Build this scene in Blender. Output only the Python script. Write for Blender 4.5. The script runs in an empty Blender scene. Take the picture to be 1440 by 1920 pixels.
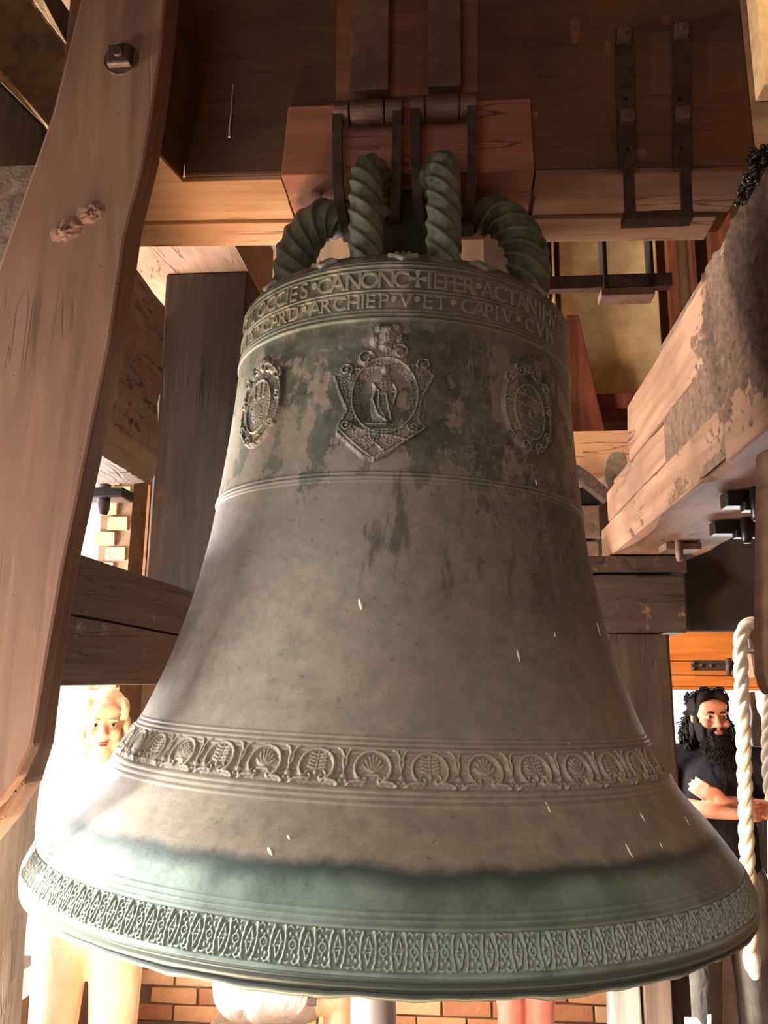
import bpy, bmesh, math, random
import numpy as np
from mathutils import Vector, Matrix, noise
random.seed(4); rng = np.random.default_rng(4)
C = bpy.context.scene.collection
scn = bpy.context.scene
R = math.radians

# ------------------------------------------------------------------ camera
FPX, CZ = 1552.3, 1.65
CM = np.array([[0.99607, -0.00786, -0.08824], [0.08805, 0.19798, 0.97624], [0.0098, -0.98017, 0.1979]])
cam_d = bpy.data.cameras.new('camera'); cam = bpy.data.objects.new('camera', cam_d); C.objects.link(cam)
cam_d.sensor_fit = 'VERTICAL'; cam_d.sensor_height = 24.0; cam_d.lens = 24.0 * FPX / 1920.0
cam_d.clip_start = 0.05
mw = Matrix.Identity(4)
for r_ in range(3):
    for c_, s_ in ((0, 1), (1, -1), (2, -1)):
        mw[r_][c_] = float(CM[r_][c_] * s_)
mw[2][3] = CZ
cam.matrix_world = mw
scn.camera = cam

# ------------------------------------------------------------------ sky and lights
world = bpy.data.worlds.new('sky'); scn.world = world; world.use_nodes = True
wb = world.node_tree.nodes['Background']
wb.inputs[0].default_value = (0.86, 0.93, 1.0, 1); wb.inputs[1].default_value = 1.7

def area(name, loc, target, sx, sy, power, col):
    l = bpy.data.lights.new(name, 'AREA'); l.shape = 'RECTANGLE'; l.size = sx; l.size_y = sy
    l.energy = power; l.color = col
    o = bpy.data.objects.new(name, l); C.objects.link(o); o.location = loc
    o.rotation_euler = (Vector(target) - Vector(loc)).to_track_quat('-Z', 'Y').to_euler()
    return o
def sun(name, d, power, col, ang):
    l = bpy.data.lights.new(name, 'SUN'); l.energy = power; l.color = col; l.angle = R(ang)
    o = bpy.data.objects.new(name, l); C.objects.link(o)
    o.rotation_euler = Vector(d).to_track_quat('-Z', 'Y').to_euler()
    return o
sun('sun', (0.90, 0.03, -0.46), 12.0, (1.0, 0.97, 0.92), 9.0)
area('near_left_fill', (-2.35, 1.12, 1.62), (-0.6, 1.4, 1.25), .95, .62, 105, (0.96, 0.98, 1.0))  # added soft light that thins the brace shadow on the lip
area('left_window_daylight', (-2.75, 3.0, 1.45), (-0.6, 2.2, 1.2), 1.8, 1.3, 540, (1.0, 0.97, 0.94))
area('back_window_daylight', (-1.75, -3.3, 3.0), (-0.45, 1.2, 1.7), 1.2, 0.9, 285, (1.0, 0.93, 0.84))
area('right_window_daylight', (1.5, 4.9, 1.5), (0.9, 2.5, 1.2), 1.1, 0.9, 55, (0.95, 0.97, 1.0))
area('floor_bounce_fill', (-1.10, 1.20, .16), (-.55, 1.60, 2.7), .38, .38, 190, (1.0, 0.76, 0.52))  # added uplight standing in for bounce off the sunlit floor
area('panel_fill_light', (-1.5, 2.5, 4.4), (1.1, 4.2, 3.0), .5, .6, 150, (1.0, 0.88, 0.74))  # added fill to brighten the plaster panel; no louvre is built
scn.view_settings.view_transform = 'Standard'
try: scn.view_settings.look = 'None'
except Exception: pass
scn.view_settings.gamma = 1.0; scn.view_settings.use_curve_mapping = False
scn.view_settings.exposure = 0.2
scn.cycles.use_denoising = True
scn.cycles.max_bounces = 8

# ------------------------------------------------------------------ helpers
def ray(x, y): return CM @ np.array([(x - 720) / FPX, (y - 960) / FPX, 1.0])
def at(x, y, Y=None, X=None, Z=None):
    d = ray(x, y)
    t = Y / d[1] if Y is not None else X / d[0] if X is not None else (Z - CZ) / d[2]
    q = d * t
    return Vector((q[0], q[1], q[2] + CZ))
def srgb(r, g, b):
    f = lambda v: (v / 255 / 12.92) if v / 255 <= 0.04045 else ((v / 255 + 0.055) / 1.055) ** 2.4
    return (f(r), f(g), f(b), 1.0)

def link(name, me, mat, parent=None):
    o = bpy.data.objects.new(name, me); C.objects.link(o)
    if mat is not None:
        me.materials.clear()
        for m in (mat if isinstance(mat, (list, tuple)) else [mat]): me.materials.append(m)
    if parent is not None: o.parent = parent
    return o
def obj(name, bm, mat, parent=None, smooth=False, loc=None):
    me = bpy.data.meshes.new(name)
    bmesh.ops.recalc_face_normals(bm, faces=bm.faces[:]) if smooth != 'keep' else None
    if parent is None and loc is None and len(bm.verts):
        zs = min(v.co.z for v in bm.verts); n = len(bm.verts)
        loc = Vector((sum(v.co.x for v in bm.verts) / n, sum(v.co.y for v in bm.verts) / n, zs))
    if loc is not None: bmesh.ops.translate(bm, verts=bm.verts[:], vec=-Vector(loc))
    bm.to_mesh(me); bm.free()
    if smooth: me.polygons.foreach_set('use_smooth', [True] * len(me.polygons))
    o = link(name, me, mat, parent)
    if loc is not None: o.location = loc
    return o
def tag(o, label=None, cat=None, group=None, kind=None):
    if label: o['label'] = label
    if cat: o['category'] = cat
    if group: o['group'] = group
    if kind: o['kind'] = kind
    return o
def thing(name, label, cat, loc=(0, 0, 0), rot=(0, 0, 0), group=None):
    o = bpy.data.objects.new(name, None); C.objects.link(o); o.empty_display_size = 0.05
    o.location = loc; o.rotation_euler = rot
    return tag(o, label, cat, group)
def part(name, bm, mat, parent, smooth=False):
    """a part built in world coordinates under a thing whose Empty has no rotation"""
    return obj(name, bm, mat, parent, smooth, loc=parent_offset(parent))
def parent_offset(p):
    return None if p is None else PartShift(p)
class PartShift: pass
def part(name, bm, mat, parent, smooth=False):
    me = bpy.data.meshes.new(name)
    bmesh.ops.recalc_face_normals(bm, faces=bm.faces[:])
    off = Vector((0, 0, 0)); q = parent
    while q is not None: off += q.location; q = q.parent
    bmesh.ops.translate(bm, verts=bm.verts[:], vec=-off)
    bm.to_mesh(me); bm.free()
    if smooth: me.polygons.foreach_set('use_smooth', [True] * len(me.polygons))
    return link(name, me, mat, parent)

def box(bm, lo, hi, bev=0.0, jit=0.0):
    lo, hi = Vector(lo), Vector(hi)
    m = Matrix.Translation((lo + hi) / 2) @ Matrix.Diagonal((hi.x - lo.x, hi.y - lo.y, hi.z - lo.z, 1))
    r = bmesh.ops.create_cube(bm, size=1, matrix=m)
    vs = r['verts']
    if jit:
        for v in vs: v.co += Vector((random.uniform(-jit, jit), random.uniform(-jit, jit), random.uniform(-jit, jit)))
    if bev:
        es = list({e for v in vs for e in v.link_edges})
        bmesh.ops.bevel(bm, geom=es, offset=bev, segments=2, profile=0.6, affect='EDGES')
    return bm
def nbox(lo, hi, bev=0.0, jit=0.0): return box(bmesh.new(), lo, hi, bev, jit)
def timber(lo, hi, axis, bev=0.008, n=22, rough=0.004, seed=0.0, ch=None):
    """squared timber along axis 0/1/2 with softened, slightly wandering arrises"""
    bm = bmesh.new(); lo, hi = Vector(lo), Vector(hi)
    a = axis; u, v = [(1, 2), (0, 2), (0, 1)][a]
    hu, hv = (hi[u] - lo[u]) / 2, (hi[v] - lo[v]) / 2; cu, cv = (hi[u] + lo[u]) / 2, (hi[v] + lo[v]) / 2
    rings = []
    for i in range(n + 1):
        t = lo[a] + (hi[a] - lo[a]) * i / n
        b = bev * (1 + 0.6 * noise.noise(Vector((t * 6, seed, 1.3))))
        sec = []
        for sx, sy in ((-1, -1), (1, -1), (1, 1), (-1, 1)):
            bb = b
            if ch: bb = ch(t, sx, sy, b)
            pts = [(sx * hu, sy * (hv - bb)), (sx * (hu - bb * .3), sy * (hv - bb * .3)), (sx * (hu - bb), sy * hv)]
            if sx * sy > 0: pts = pts
            else: pts = pts[::-1]
            sec += pts
        # order round the section
        sec.sort(key=lambda p: math.atan2(p[1] / hv, p[0] / hu))
        dense = []
        for k in range(len(sec)):
            p, q = sec[k], sec[(k + 1) % len(sec)]
            L = math.hypot((q[0] - p[0]), (q[1] - p[1])); m = max(1, int(L / 0.035))
            for j in range(m): dense.append((p[0] + (q[0] - p[0]) * j / m, p[1] + (q[1] - p[1]) * j / m))
        if i == 0: cnt = len(dense)
        ring = []
        for k in range(cnt):
            p = dense[k % len(dense)]
            co = Vector((0, 0, 0)); co[a] = t; co[u] = cu + p[0]; co[v] = cv + p[1]
            s = Vector((co.x * 3, co.y * 3, co.z * 3 + seed * 7)); s[a] *= 0.45
            d = noise.noise(s) * rough + noise.noise(s * 4.1) * rough * .45
            nrm = Vector((0, 0, 0)); nrm[u] = p[0] / hu; nrm[v] = p[1] / hv
            ring.append(bm.verts.new(co + nrm * d))
        rings.append(ring)
    for i in range(n):
        for k in range(cnt):
            bm.faces.new((rings[i][k], rings[i][(k + 1) % cnt], rings[i + 1][(k + 1) % cnt], rings[i + 1][k]))
    bm.faces.new(rings[0][::-1]); bm.faces.new(rings[-1])
    return bm
def prism(pts, d, bev=0.0, seg=2):
    """closed planar outline (world points) pushed along vector d"""
    bm = bmesh.new(); d = Vector(d)
    a = [bm.verts.new(Vector(p)) for p in pts]; b = [bm.verts.new(Vector(p) + d) for p in pts]
    bm.faces.new(a); bm.faces.new(b[::-1])
    n = len(pts)
    for i in range(n): bm.faces.new((a[i], b[i], b[(i + 1) % n], a[(i + 1) % n]))
    bmesh.ops.recalc_face_normals(bm, faces=bm.faces[:])
    if bev: bmesh.ops.bevel(bm, geom=bm.edges[:], offset=bev, segments=seg, profile=0.6, affect='EDGES', clamp_overlap=True)
    return bm
def frames(P, up=Vector((0.13, 0.31, 0.94))):
    P = [Vector(p) for p in P]; T = []
    for i in range(len(P)):
        t = P[min(i + 1, len(P) - 1)] - P[max(i - 1, 0)]
        T.append(t.normalized())
    n = T[0].cross(up); n = n.normalized() if n.length > 1e-4 else T[0].orthogonal().normalized()
    out = []
    for i in range(len(P)):
        n = (n - T[i] * n.dot(T[i])).normalized(); out.append((P[i], n, T[i].cross(n)))
    return out
def tube(bm, P, r, ns=8, caps=True, rf=None):
    """tube along P; r number or list; rf(i, phi) radius factor"""
    fr = frames(P); rings = []; s = 0.0
    for i, (p, n, b) in enumerate(fr):
        rr = r[i] if isinstance(r, (list, tuple, np.ndarray)) else r
        rings.append([bm.verts.new(p + (n * math.cos(2 * math.pi * k / ns) + b * math.sin(2 * math.pi * k / ns)) * (rr * (rf(i, 2 * math.pi * k / ns) if rf else 1))) for k in range(ns)])
    for i in range(len(rings) - 1):
        for k in range(ns):
            bm.faces.new((rings[i][k], rings[i][(k + 1) % ns], rings[i + 1][(k + 1) % ns], rings[i + 1][k]))
    if caps: bm.faces.new(rings[0][::-1]); bm.faces.new(rings[-1])
    return bm
def ntube(*a, **k): return tube(bmesh.new(), *a, **k)
def smoothpath(P, n=8):
    """Catmull-Rom through P"""
    P = [Vector(p) for p in P]; out = []
    for i in range(len(P) - 1):
        p0, p1, p2, p3 = P[max(i - 1, 0)], P[i], P[i + 1], P[min(i + 2, len(P) - 1)]
        for j in range(n):
            t = j / n
            out.append(0.5 * ((2 * p1) + (p2 - p0) * t + (2 * p0 - 5 * p1 + 4 * p2 - p3) * t * t + (3 * p1 - p0 - 3 * p2 + p3) * t ** 3))
    return out + [P[-1]]
def cyl(bm, p0, p1, r, ns=16, r2=None):
    return tube(bm, [p0, Vector(p0).lerp(Vector(p1), .5), p1], [r, (r + (r2 or r)) / 2, r2 or r], ns)
def ball(bm, c, rad, rot=None, u=16, v=10):
    m = Matrix.Translation(Vector(c)) @ (rot.to_4x4() if rot is not None else Matrix.Identity(4)) @ Matrix.Diagonal((rad[0], rad[1], rad[2], 1))
    return bmesh.ops.create_uvsphere(bm, u_segments=u, v_segments=v, radius=1, matrix=m)['verts']
def capsule(bm, p0, p1, r0, r1=None, ns=12):
    p0, p1 = Vector(p0), Vector(p1); r1 = r0 if r1 is None else r1
    d = (p1 - p0); L = d.length or 1e-6; d = d / L
    P, rr = [], []
    for k in range(5):
        a = math.pi / 2 * (1 - k / 4); P.append(p0 - d * r0 * math.sin(a)); rr.append(max(r0 * math.cos(a), 1e-4))
    for k in range(5):
        a = math.pi / 2 * k / 4; P.append(p1 + d * r1 * math.sin(a)); rr.append(max(r1 * math.cos(a), 1e-4))
    return tube(bm, P, rr, ns)
def remeshed(name, bm, mat, parent, voxel, smooth_it=4, f=0.5):
    me = bpy.data.meshes.new('tmp'); bm.to_mesh(me); bm.free()
    o = bpy.data.objects.new('tmp', me); C.objects.link(o)
    m = o.modifiers.new('r', 'REMESH'); m.mode = 'VOXEL'; m.voxel_size = voxel
    if smooth_it:
        s = o.modifiers.new('s', 'SMOOTH'); s.iterations = smooth_it; s.factor = f
    dg = bpy.context.evaluated_depsgraph_get(); dg.update()
    res = bpy.data.meshes.new_from_object(o.evaluated_get(dg)); res.name = name
    bpy.data.objects.remove(o); bpy.data.meshes.remove(me)
    res.polygons.foreach_set('use_smooth', [True] * len(res.polygons))
    return link(name, res, mat, parent)

# ------------------------------------------------------------------ materials
class NT:
    def __init__(s, name):
        s.m = bpy.data.materials.new(name); s.m.use_nodes = True; s.t = s.m.node_tree
        s.b = s.t.nodes['Principled BSDF']; s.tc = s.t.nodes.new('ShaderNodeTexCoord')
    def n(s, typ, **kw):
        nd = s.t.nodes.new(typ)
        for k, v in kw.items():
            if k.startswith('i_'):
                nd.inputs[int(k[2:]) if k[2:].isdigit() else k[2:].replace('_', ' ')].default_value = v
            else: setattr(nd, k, v)
        return nd
    def l(s, a, b): s.t.links.new(a, b)
    def co(s, scale=(1, 1, 1), rot=(0, 0, 0), src='Object'):
        mp = s.n('ShaderNodeMapping'); mp.inputs['Scale'].default_value = scale; mp.inputs['Rotation'].default_value = rot
        s.l(s.tc.outputs[src], mp.inputs['Vector']); return mp.outputs[0]
    def noise(s, vec, scale, detail=6, rough=.6, dist=0.0):
        nd = s.n('ShaderNodeTexNoise'); s.l(vec, nd.inputs['Vector'])
        nd.inputs['Scale'].default_value = scale; nd.inputs['Detail'].default_value = detail
        nd.inputs['Roughness'].default_value = rough; nd.inputs['Distortion'].default_value = dist
        return nd.outputs['Fac']
    def vor(s, vec, scale, feature='F1', out='Distance'):
        nd = s.n('ShaderNodeTexVoronoi', feature=feature); s.l(vec, nd.inputs['Vector']); nd.inputs['Scale'].default_value = scale
        return nd.outputs[out]
    def ramp(s, fac, *stops):
        nd = s.n('ShaderNodeValToRGB'); e = nd.color_ramp.elements
        while len(e) < len(stops): e.new(0.5)
        for i, (p, c) in enumerate(stops):
            e[i].position = p; e[i].color = c if not isinstance(c, (int, float)) else (c, c, c, 1)
        s.l(fac, nd.inputs[0]); return nd.outputs[0]
    def mix(s, fac, a, b, mode='MIX'):
        nd = s.n('ShaderNodeMix', data_type='RGBA', blend_type=mode)
        for sock, v in ((nd.inputs[0], fac), (nd.inputs[6], a), (nd.inputs[7], b)):
            if hasattr(v, 'default_value') or hasattr(v, 'is_linked'): s.l(v, sock)
            else: sock.default_value = v
        return nd.outputs[2]
    def math(s, op, a, b=0.0, clamp=False):
        nd = s.n('ShaderNodeMath', operation=op, use_clamp=clamp)
        for sock, v in ((nd.inputs[0], a), (nd.inputs[1], b)):
            if hasattr(v, 'is_linked'): s.l(v, sock)
            else: sock.default_value = v
        return nd.outputs[0]
    def bump(s, h, strength=.3, dist=.01, prev=None):
        nd = s.n('ShaderNodeBump'); nd.inputs['Strength'].default_value = strength; nd.inputs['Distance'].default_value = dist
        s.l(h, nd.inputs['Height'])
        if prev is not None: s.l(prev, nd.inputs['Normal'])
        return nd.outputs[0]
    def done(s, col, rough=.6, nrm=None, spec=.3, metal=0.0):
        for sock, v in ((s.b.inputs['Base Color'], col), (s.b.inputs['Roughness'], rough), (s.b.inputs['Metallic'], metal)):
            if hasattr(v, 'is_linked'): s.l(v, sock)
            else: sock.default_value = v
        s.b.inputs['Specular IOR Level'].default_value = spec
        if nrm is not None: s.l(nrm, s.b.inputs['Normal'])
        return s.m

def wood(name, light, dark, stain=None, axis=0, rot=(0, 0, 0), rough=.68, holes=.5, crack=.5, grain=1.0, spots=None, spec=.25):
    """aged timber: grain along axis, wormholes, drying cracks, optional stain patches"""
    s = NT(name)
    st = [7.0, 7.0, 7.0]; st[axis] = .55
    v = s.co(tuple(st), rot); w = s.co((1, 1, 1), rot)
    g1 = s.noise(v, 3.2, 8, .62, .6); g2 = s.noise(v, 14, 4, .7, .2); big = s.noise(w, 2.1, 4, .55)
    col = s.ramp(g1, (.32, dark), (.68, light))
    col = s.mix(s.math('MULTIPLY', g2, .35 * grain), col, dark)
    if stain is not None: col = s.mix(s.ramp(big, (.46, 0.0), (.66, .85)), col, stain)
    if spots is not None:
        sp = s.noise(w, 5.5, 8, .75, .4); col = s.mix(s.ramp(sp, (.60, 0.0), (.68, .8)), col, spots)
    ho = s.vor(s.co((1, 1, 1), rot), 55); hk = s.noise(w, 6, 2, .5)
    hole = s.math('MULTIPLY', s.ramp(ho, (.07, 1.0), (.10, 0.0)), s.ramp(hk, (.50, 0.0), (.6, holes)))
    st2 = [9.0, 9.0, 9.0]; st2[axis] = .7
    cr = s.noise(s.co(tuple(st2), rot), 1.7, 3, .5, .4)
    crk = s.math('MULTIPLY', s.ramp(s.math('ABSOLUTE', s.math('SUBTRACT', cr, .5)), (.0, 1.0), (.012, 0.0)), s.ramp(s.noise(w, 2.7, 2), (.5, 0.0), (.6, crack)))
    dk = s.math('MAXIMUM', hole, crk)
    col = s.mix(dk, col, (dark[0] * .25, dark[1] * .22, dark[2] * .2, 1))
    h = s.math('SUBTRACT', s.math('ADD', s.math('MULTIPLY', g1, .5), s.math('MULTIPLY', g2, .25 * grain)), s.math('MULTIPLY', dk, .9))
    nb = s.bump(h, .45, .004 * max(grain, .6))
    return s.done(col, rough, nb, spec)
def plain(name, col, rough=.6, var=.15, scale=20, spec=.3, metal=0.0, bump=.15, bd=.002, dark=None):
    s = NT(name); w = s.co(); n1 = s.noise(w, scale, 6, .65)
    d = dark or tuple(c * (1 - var * 2) for c in col[:3]) + (1,)
    c = s.ramp(n1, (.3, d), (.7, col))
    return s.done(c, rough, s.bump(n1, bump, bd) if bump else None, spec, metal)

BR = srgb
M_brace = wood('brace wood', BR(148, 113, 92), BR(112, 82, 66), stain=BR(126, 92, 73), axis=2, rot=(0, R(-13), 0), holes=.75, crack=.35, grain=.5, rough=.6)
M_head = wood('headstock dark wood', BR(108, 77, 56), BR(78, 54, 39), stain=BR(124, 82, 48), axis=0, holes=.2, crack=.4, grain=.5, spots=None)
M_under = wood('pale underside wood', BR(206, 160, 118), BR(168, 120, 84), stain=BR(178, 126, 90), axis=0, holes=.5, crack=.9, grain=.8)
M_block = wood('reddish oak block', BR(178, 120, 92), BR(140, 90, 68), axis=0, holes=.3, crack=.9, grain=.7)
M_pack = wood('raw orange wood', BR(150, 104, 68), BR(106, 70, 44), axis=0, holes=.2, crack=.3, grain=.6)
M_dark = wood('dark brown timber', BR(72, 54, 42), BR(42, 31, 25), stain=BR(56, 41, 30), axis=2, holes=.3, crack=.8, grain=1.0, spots=BR(92, 70, 50))
M_darkx = wood('dark brown timber lying', BR(70, 54, 44), BR(42, 31, 26), stain=BR(54, 40, 32), axis=0, holes=.3, crack=.9, grain=1.0, spots=BR(120, 92, 72))
M_darky = wood('brown rail timber', BR(98, 77, 63), BR(64, 49, 40), stain=BR(80, 61, 48), axis=1, holes=.3, crack=.7, grain=.8, spots=BR(140, 116, 98))
M_bear = wood('worn bearing timber', BR(158, 120, 94), BR(116, 84, 64), stain=BR(104, 78, 60), axis=1, holes=.6, crack=1.0, grain=.9, spots=BR(96, 72, 56), rough=.6)
M_greyw = wood('grey splintered timber', BR(162, 138, 116), BR(84, 66, 54), stain=BR(96, 72, 56), axis=1, holes=.6, crack=1.0, grain=2.2, spots=BR(72, 56, 46))
M_post = wood('weathered grey post', BR(190, 180, 172), BR(134, 126, 120), stain=BR(162, 154, 146), axis=2, holes=.4, crack=.9, grain=1.3)
M_bbrd = wood('grey brown board wood', BR(150, 128, 114), BR(112, 94, 82), axis=2, holes=.3, crack=.6, grain=.8)
M_white = wood('whitewashed board', BR(214, 216, 206), BR(160, 160, 148), stain=BR(190, 196, 186), axis=2, holes=.3, crack=1.0, grain=1.2)
M_brown = wood('brown boarding', BR(84, 60, 38), BR(60, 42, 27), axis=2, holes=.1, crack=.3, grain=.5)
M_red = wood('red brown boarding', BR(122, 64, 40), BR(72, 38, 26), axis=2, holes=.1, crack=.3, grain=.6)
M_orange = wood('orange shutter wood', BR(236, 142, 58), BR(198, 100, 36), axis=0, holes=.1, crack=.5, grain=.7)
M_iron = plain('rusted iron', BR(92, 70, 58), .62, .2, 40, .35, .25, .4, .003, BR(54, 40, 34))
M_ironb = plain('brown wrought iron', BR(130, 98, 80), .55, .2, 30, .4, .2, .3, .002, BR(92, 68, 56))
M_black = plain('greasy black iron', BR(34, 28, 26), .35, .2, 30, .5, .3, .4, .003)
M_plast = plain('aged plaster', BR(208, 176, 130), .85, .1, 6, .15, 0, .4, .01, BR(160, 128, 88))
M_plast2 = plain('soot brown plaster', BR(128, 100, 76), .9, .15, 5, .1, 0, .5, .012, BR(88, 66, 50))
M_stone = plain('stone rubble', BR(172, 136, 92), .9, .2, 9, .1, 0, .6, .02, BR(108, 82, 54))
M_mortar = plain('mortar', BR(198, 168, 130), .9, .1, 20, .1, 0, .4, .006)
BRICKS = [plain('brick %d' % i, c, .85, .12, 24, .15, 0, .5, .006) for i, c in enumerate((BR(198, 140, 96), BR(184, 122, 82), BR(210, 160, 116), BR(172, 112, 78)))]
M_floor = wood('floor boards', BR(122, 96, 72), BR(84, 64, 48), axis=1)
M_rope = plain('hemp rope', BR(226, 212, 188), .85, .12, 60, .15, 0, .4, .003)
M_bird = plain('dried bird dropping', BR(226, 216, 198), .8, .05, 60, .2, 0, .2, .001)

# --- bell bronze
PROFK = [(.0, .6), ]
def bronze(name, shade=1.0):
    s = NT(name); w = s.co()
    sep = s.n('ShaderNodeSeparateXYZ'); s.l(s.tc.outputs['Object'], sep.inputs[0])
    z, x = sep.outputs['Z'], sep.outputs['X']
    n1 = s.noise(w, 9, 8, .68, .3); n2 = s.noise(w, 34, 6, .7); n3 = s.noise(w, 3.2, 4, .6)
    ns = s.noise(s.co((1, 1, .35)), 13, 7, .66)
    dust = s.ramp(n2, (.3, BR(118, 106, 91)), (.72, BR(151, 136, 118)))
    green = s.ramp(n2, (.32, BR(76, 77, 62)), (.7, BR(110, 112, 92)))
    dgreen = s.ramp(n2, (.35, BR(56, 59, 47)), (.68, BR(88, 92, 75)))
    lip = s.ramp(ns, (.34, BR(86, 97, 88)), (.66, BR(124, 137, 125)))
    # crackle on the green right flank
    cr = s.math('ABSOLUTE', s.math('SUBTRACT', s.noise(s.co((1, 1, .7)), 30, 3, .55, .6), .5)); crk = s.math('MULTIPLY', s.math('MULTIPLY', s.ramp(cr, (.004, 1.0), (.018, 0.0)), s.ramp(x, (-.05, 0.0), (.18, .5))), s.ramp(z, (.50, 0.0), (.60, 1.0), (.95, 1.0), (.97, 0.0)))
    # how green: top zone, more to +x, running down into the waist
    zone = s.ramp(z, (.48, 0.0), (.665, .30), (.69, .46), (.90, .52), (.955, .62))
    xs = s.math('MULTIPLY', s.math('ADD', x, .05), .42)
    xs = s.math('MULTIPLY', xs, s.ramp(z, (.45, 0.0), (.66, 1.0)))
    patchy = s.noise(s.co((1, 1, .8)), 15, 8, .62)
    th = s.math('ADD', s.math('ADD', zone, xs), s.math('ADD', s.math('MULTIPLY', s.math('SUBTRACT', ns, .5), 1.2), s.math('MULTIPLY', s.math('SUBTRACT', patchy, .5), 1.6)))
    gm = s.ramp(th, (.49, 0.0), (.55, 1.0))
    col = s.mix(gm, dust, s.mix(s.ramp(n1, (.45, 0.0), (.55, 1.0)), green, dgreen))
    # faint staining in the waist
    col = s.mix(s.math('MULTIPLY', s.ramp(n3, (.45, 0.0), (.7, .5)), s.ramp(z, (.2, 0.0), (.3, 1.0))), col, BR(112, 108, 92))
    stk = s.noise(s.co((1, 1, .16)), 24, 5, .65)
    flank = s.math('MULTIPLY', s.ramp(s.math('ADD', x, s.math('MULTIPLY', s.math('SUBTRACT', stk, .5), .22)), (.02, 0.0), (.30, .85)), s.ramp(z, (.22, .12), (.50, 1.0), (.66, 1.0), (.72, .28)))  # green patina plus side falloff of light, painted darker towards the right
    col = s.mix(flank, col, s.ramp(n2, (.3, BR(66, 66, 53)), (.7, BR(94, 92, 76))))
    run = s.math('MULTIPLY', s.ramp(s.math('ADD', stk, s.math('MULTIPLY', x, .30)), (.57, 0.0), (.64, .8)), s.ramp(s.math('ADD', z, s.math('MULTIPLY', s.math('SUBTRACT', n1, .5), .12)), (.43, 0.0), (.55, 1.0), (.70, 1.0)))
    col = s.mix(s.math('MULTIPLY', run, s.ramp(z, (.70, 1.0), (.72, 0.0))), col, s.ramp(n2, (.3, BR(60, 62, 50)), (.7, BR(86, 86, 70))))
    col = s.mix(crk, col, BR(140, 138, 114))
    # lip verdigris with a wandering dark edge
    ze = s.math('ADD', z, s.math('MULTIPLY', s.math('SUBTRACT', n1, .5), .030))
    lm = s.ramp(ze, (.104, 1.0), (.110, 0.0))
    col = s.mix(lm, col, lip)
    edge = s.math('MULTIPLY', s.ramp(ze, (.086, 0.0), (.1035, .95)), s.ramp(ze, (.107, 1.0), (.119, 0.0)))
    col = s.mix(edge, col, BR(52, 60, 56))
    col = s.mix(s.math('MULTIPLY', lm, s.ramp(n1, (.50, 0.0), (.66, .45))), col, BR(60, 70, 64))
    col = s.mix(s.ramp(z, (-.035, 1.0), (-.012, 0.0)), col, BR(64, 72, 64))
    # dusty letter zone and lime on the mouldings
    col = s.mix(s.ramp(z, (.955, 0.0), (.975, .6), (1.085, .6), (1.095, .2)), col, s.ramp(n2, (.3, BR(80, 80, 62)), (.7, BR(136, 132, 106))))
    col = s.mix(s.math('MULTIPLY', s.ramp(z, (1.088, 0.0), (1.10, .9)), s.ramp(n1, (.3, 1.0), (.7, .5))), col, BR(128, 100, 78))
    tones = s.math('MULTIPLY', s.ramp(s.noise(w, 80, 3, .7), (.62, 0.0), (.75, .5)), 1.0)
    col = s.mix(tones, col, BR(52, 52, 44))
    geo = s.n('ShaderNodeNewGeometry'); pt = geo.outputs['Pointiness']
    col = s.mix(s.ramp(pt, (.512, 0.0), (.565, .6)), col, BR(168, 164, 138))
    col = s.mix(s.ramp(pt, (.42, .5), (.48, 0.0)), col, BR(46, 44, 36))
    if shade != 1.0: col = s.mix(.28, col, BR(178, 170, 142))
    h = s.math('ADD', s.math('MULTIPLY', n2, .5), s.math('ADD', s.math('MULTIPLY', n1, .6), s.math('MULTIPLY', gm, -.25)))
    nb = s.bump(h, .42, .0035)
    nb = s.bump(s.noise(s.co((1, 1, 6)), 26, 3, .6), .08, .002, nb)
    return s.done(col, .58, nb, .38, .12)
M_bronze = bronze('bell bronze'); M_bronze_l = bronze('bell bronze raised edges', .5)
def canon_mat():
    s = NT('green bronze loops'); w = s.co(); n1 = s.noise(w, 24, 6, .65); n2 = s.noise(w, 70, 4, .7)
    col = s.ramp(n1, (.32, BR(56, 60, 46)), (.68, BR(122, 124, 98)))
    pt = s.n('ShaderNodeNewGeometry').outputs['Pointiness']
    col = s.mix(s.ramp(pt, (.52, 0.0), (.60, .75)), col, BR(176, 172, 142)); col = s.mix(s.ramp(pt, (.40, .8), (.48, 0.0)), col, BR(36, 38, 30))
    return s.done(col, .6, s.bump(n2, .4, .003), .3, .1)
M_canon = canon_mat()

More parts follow.
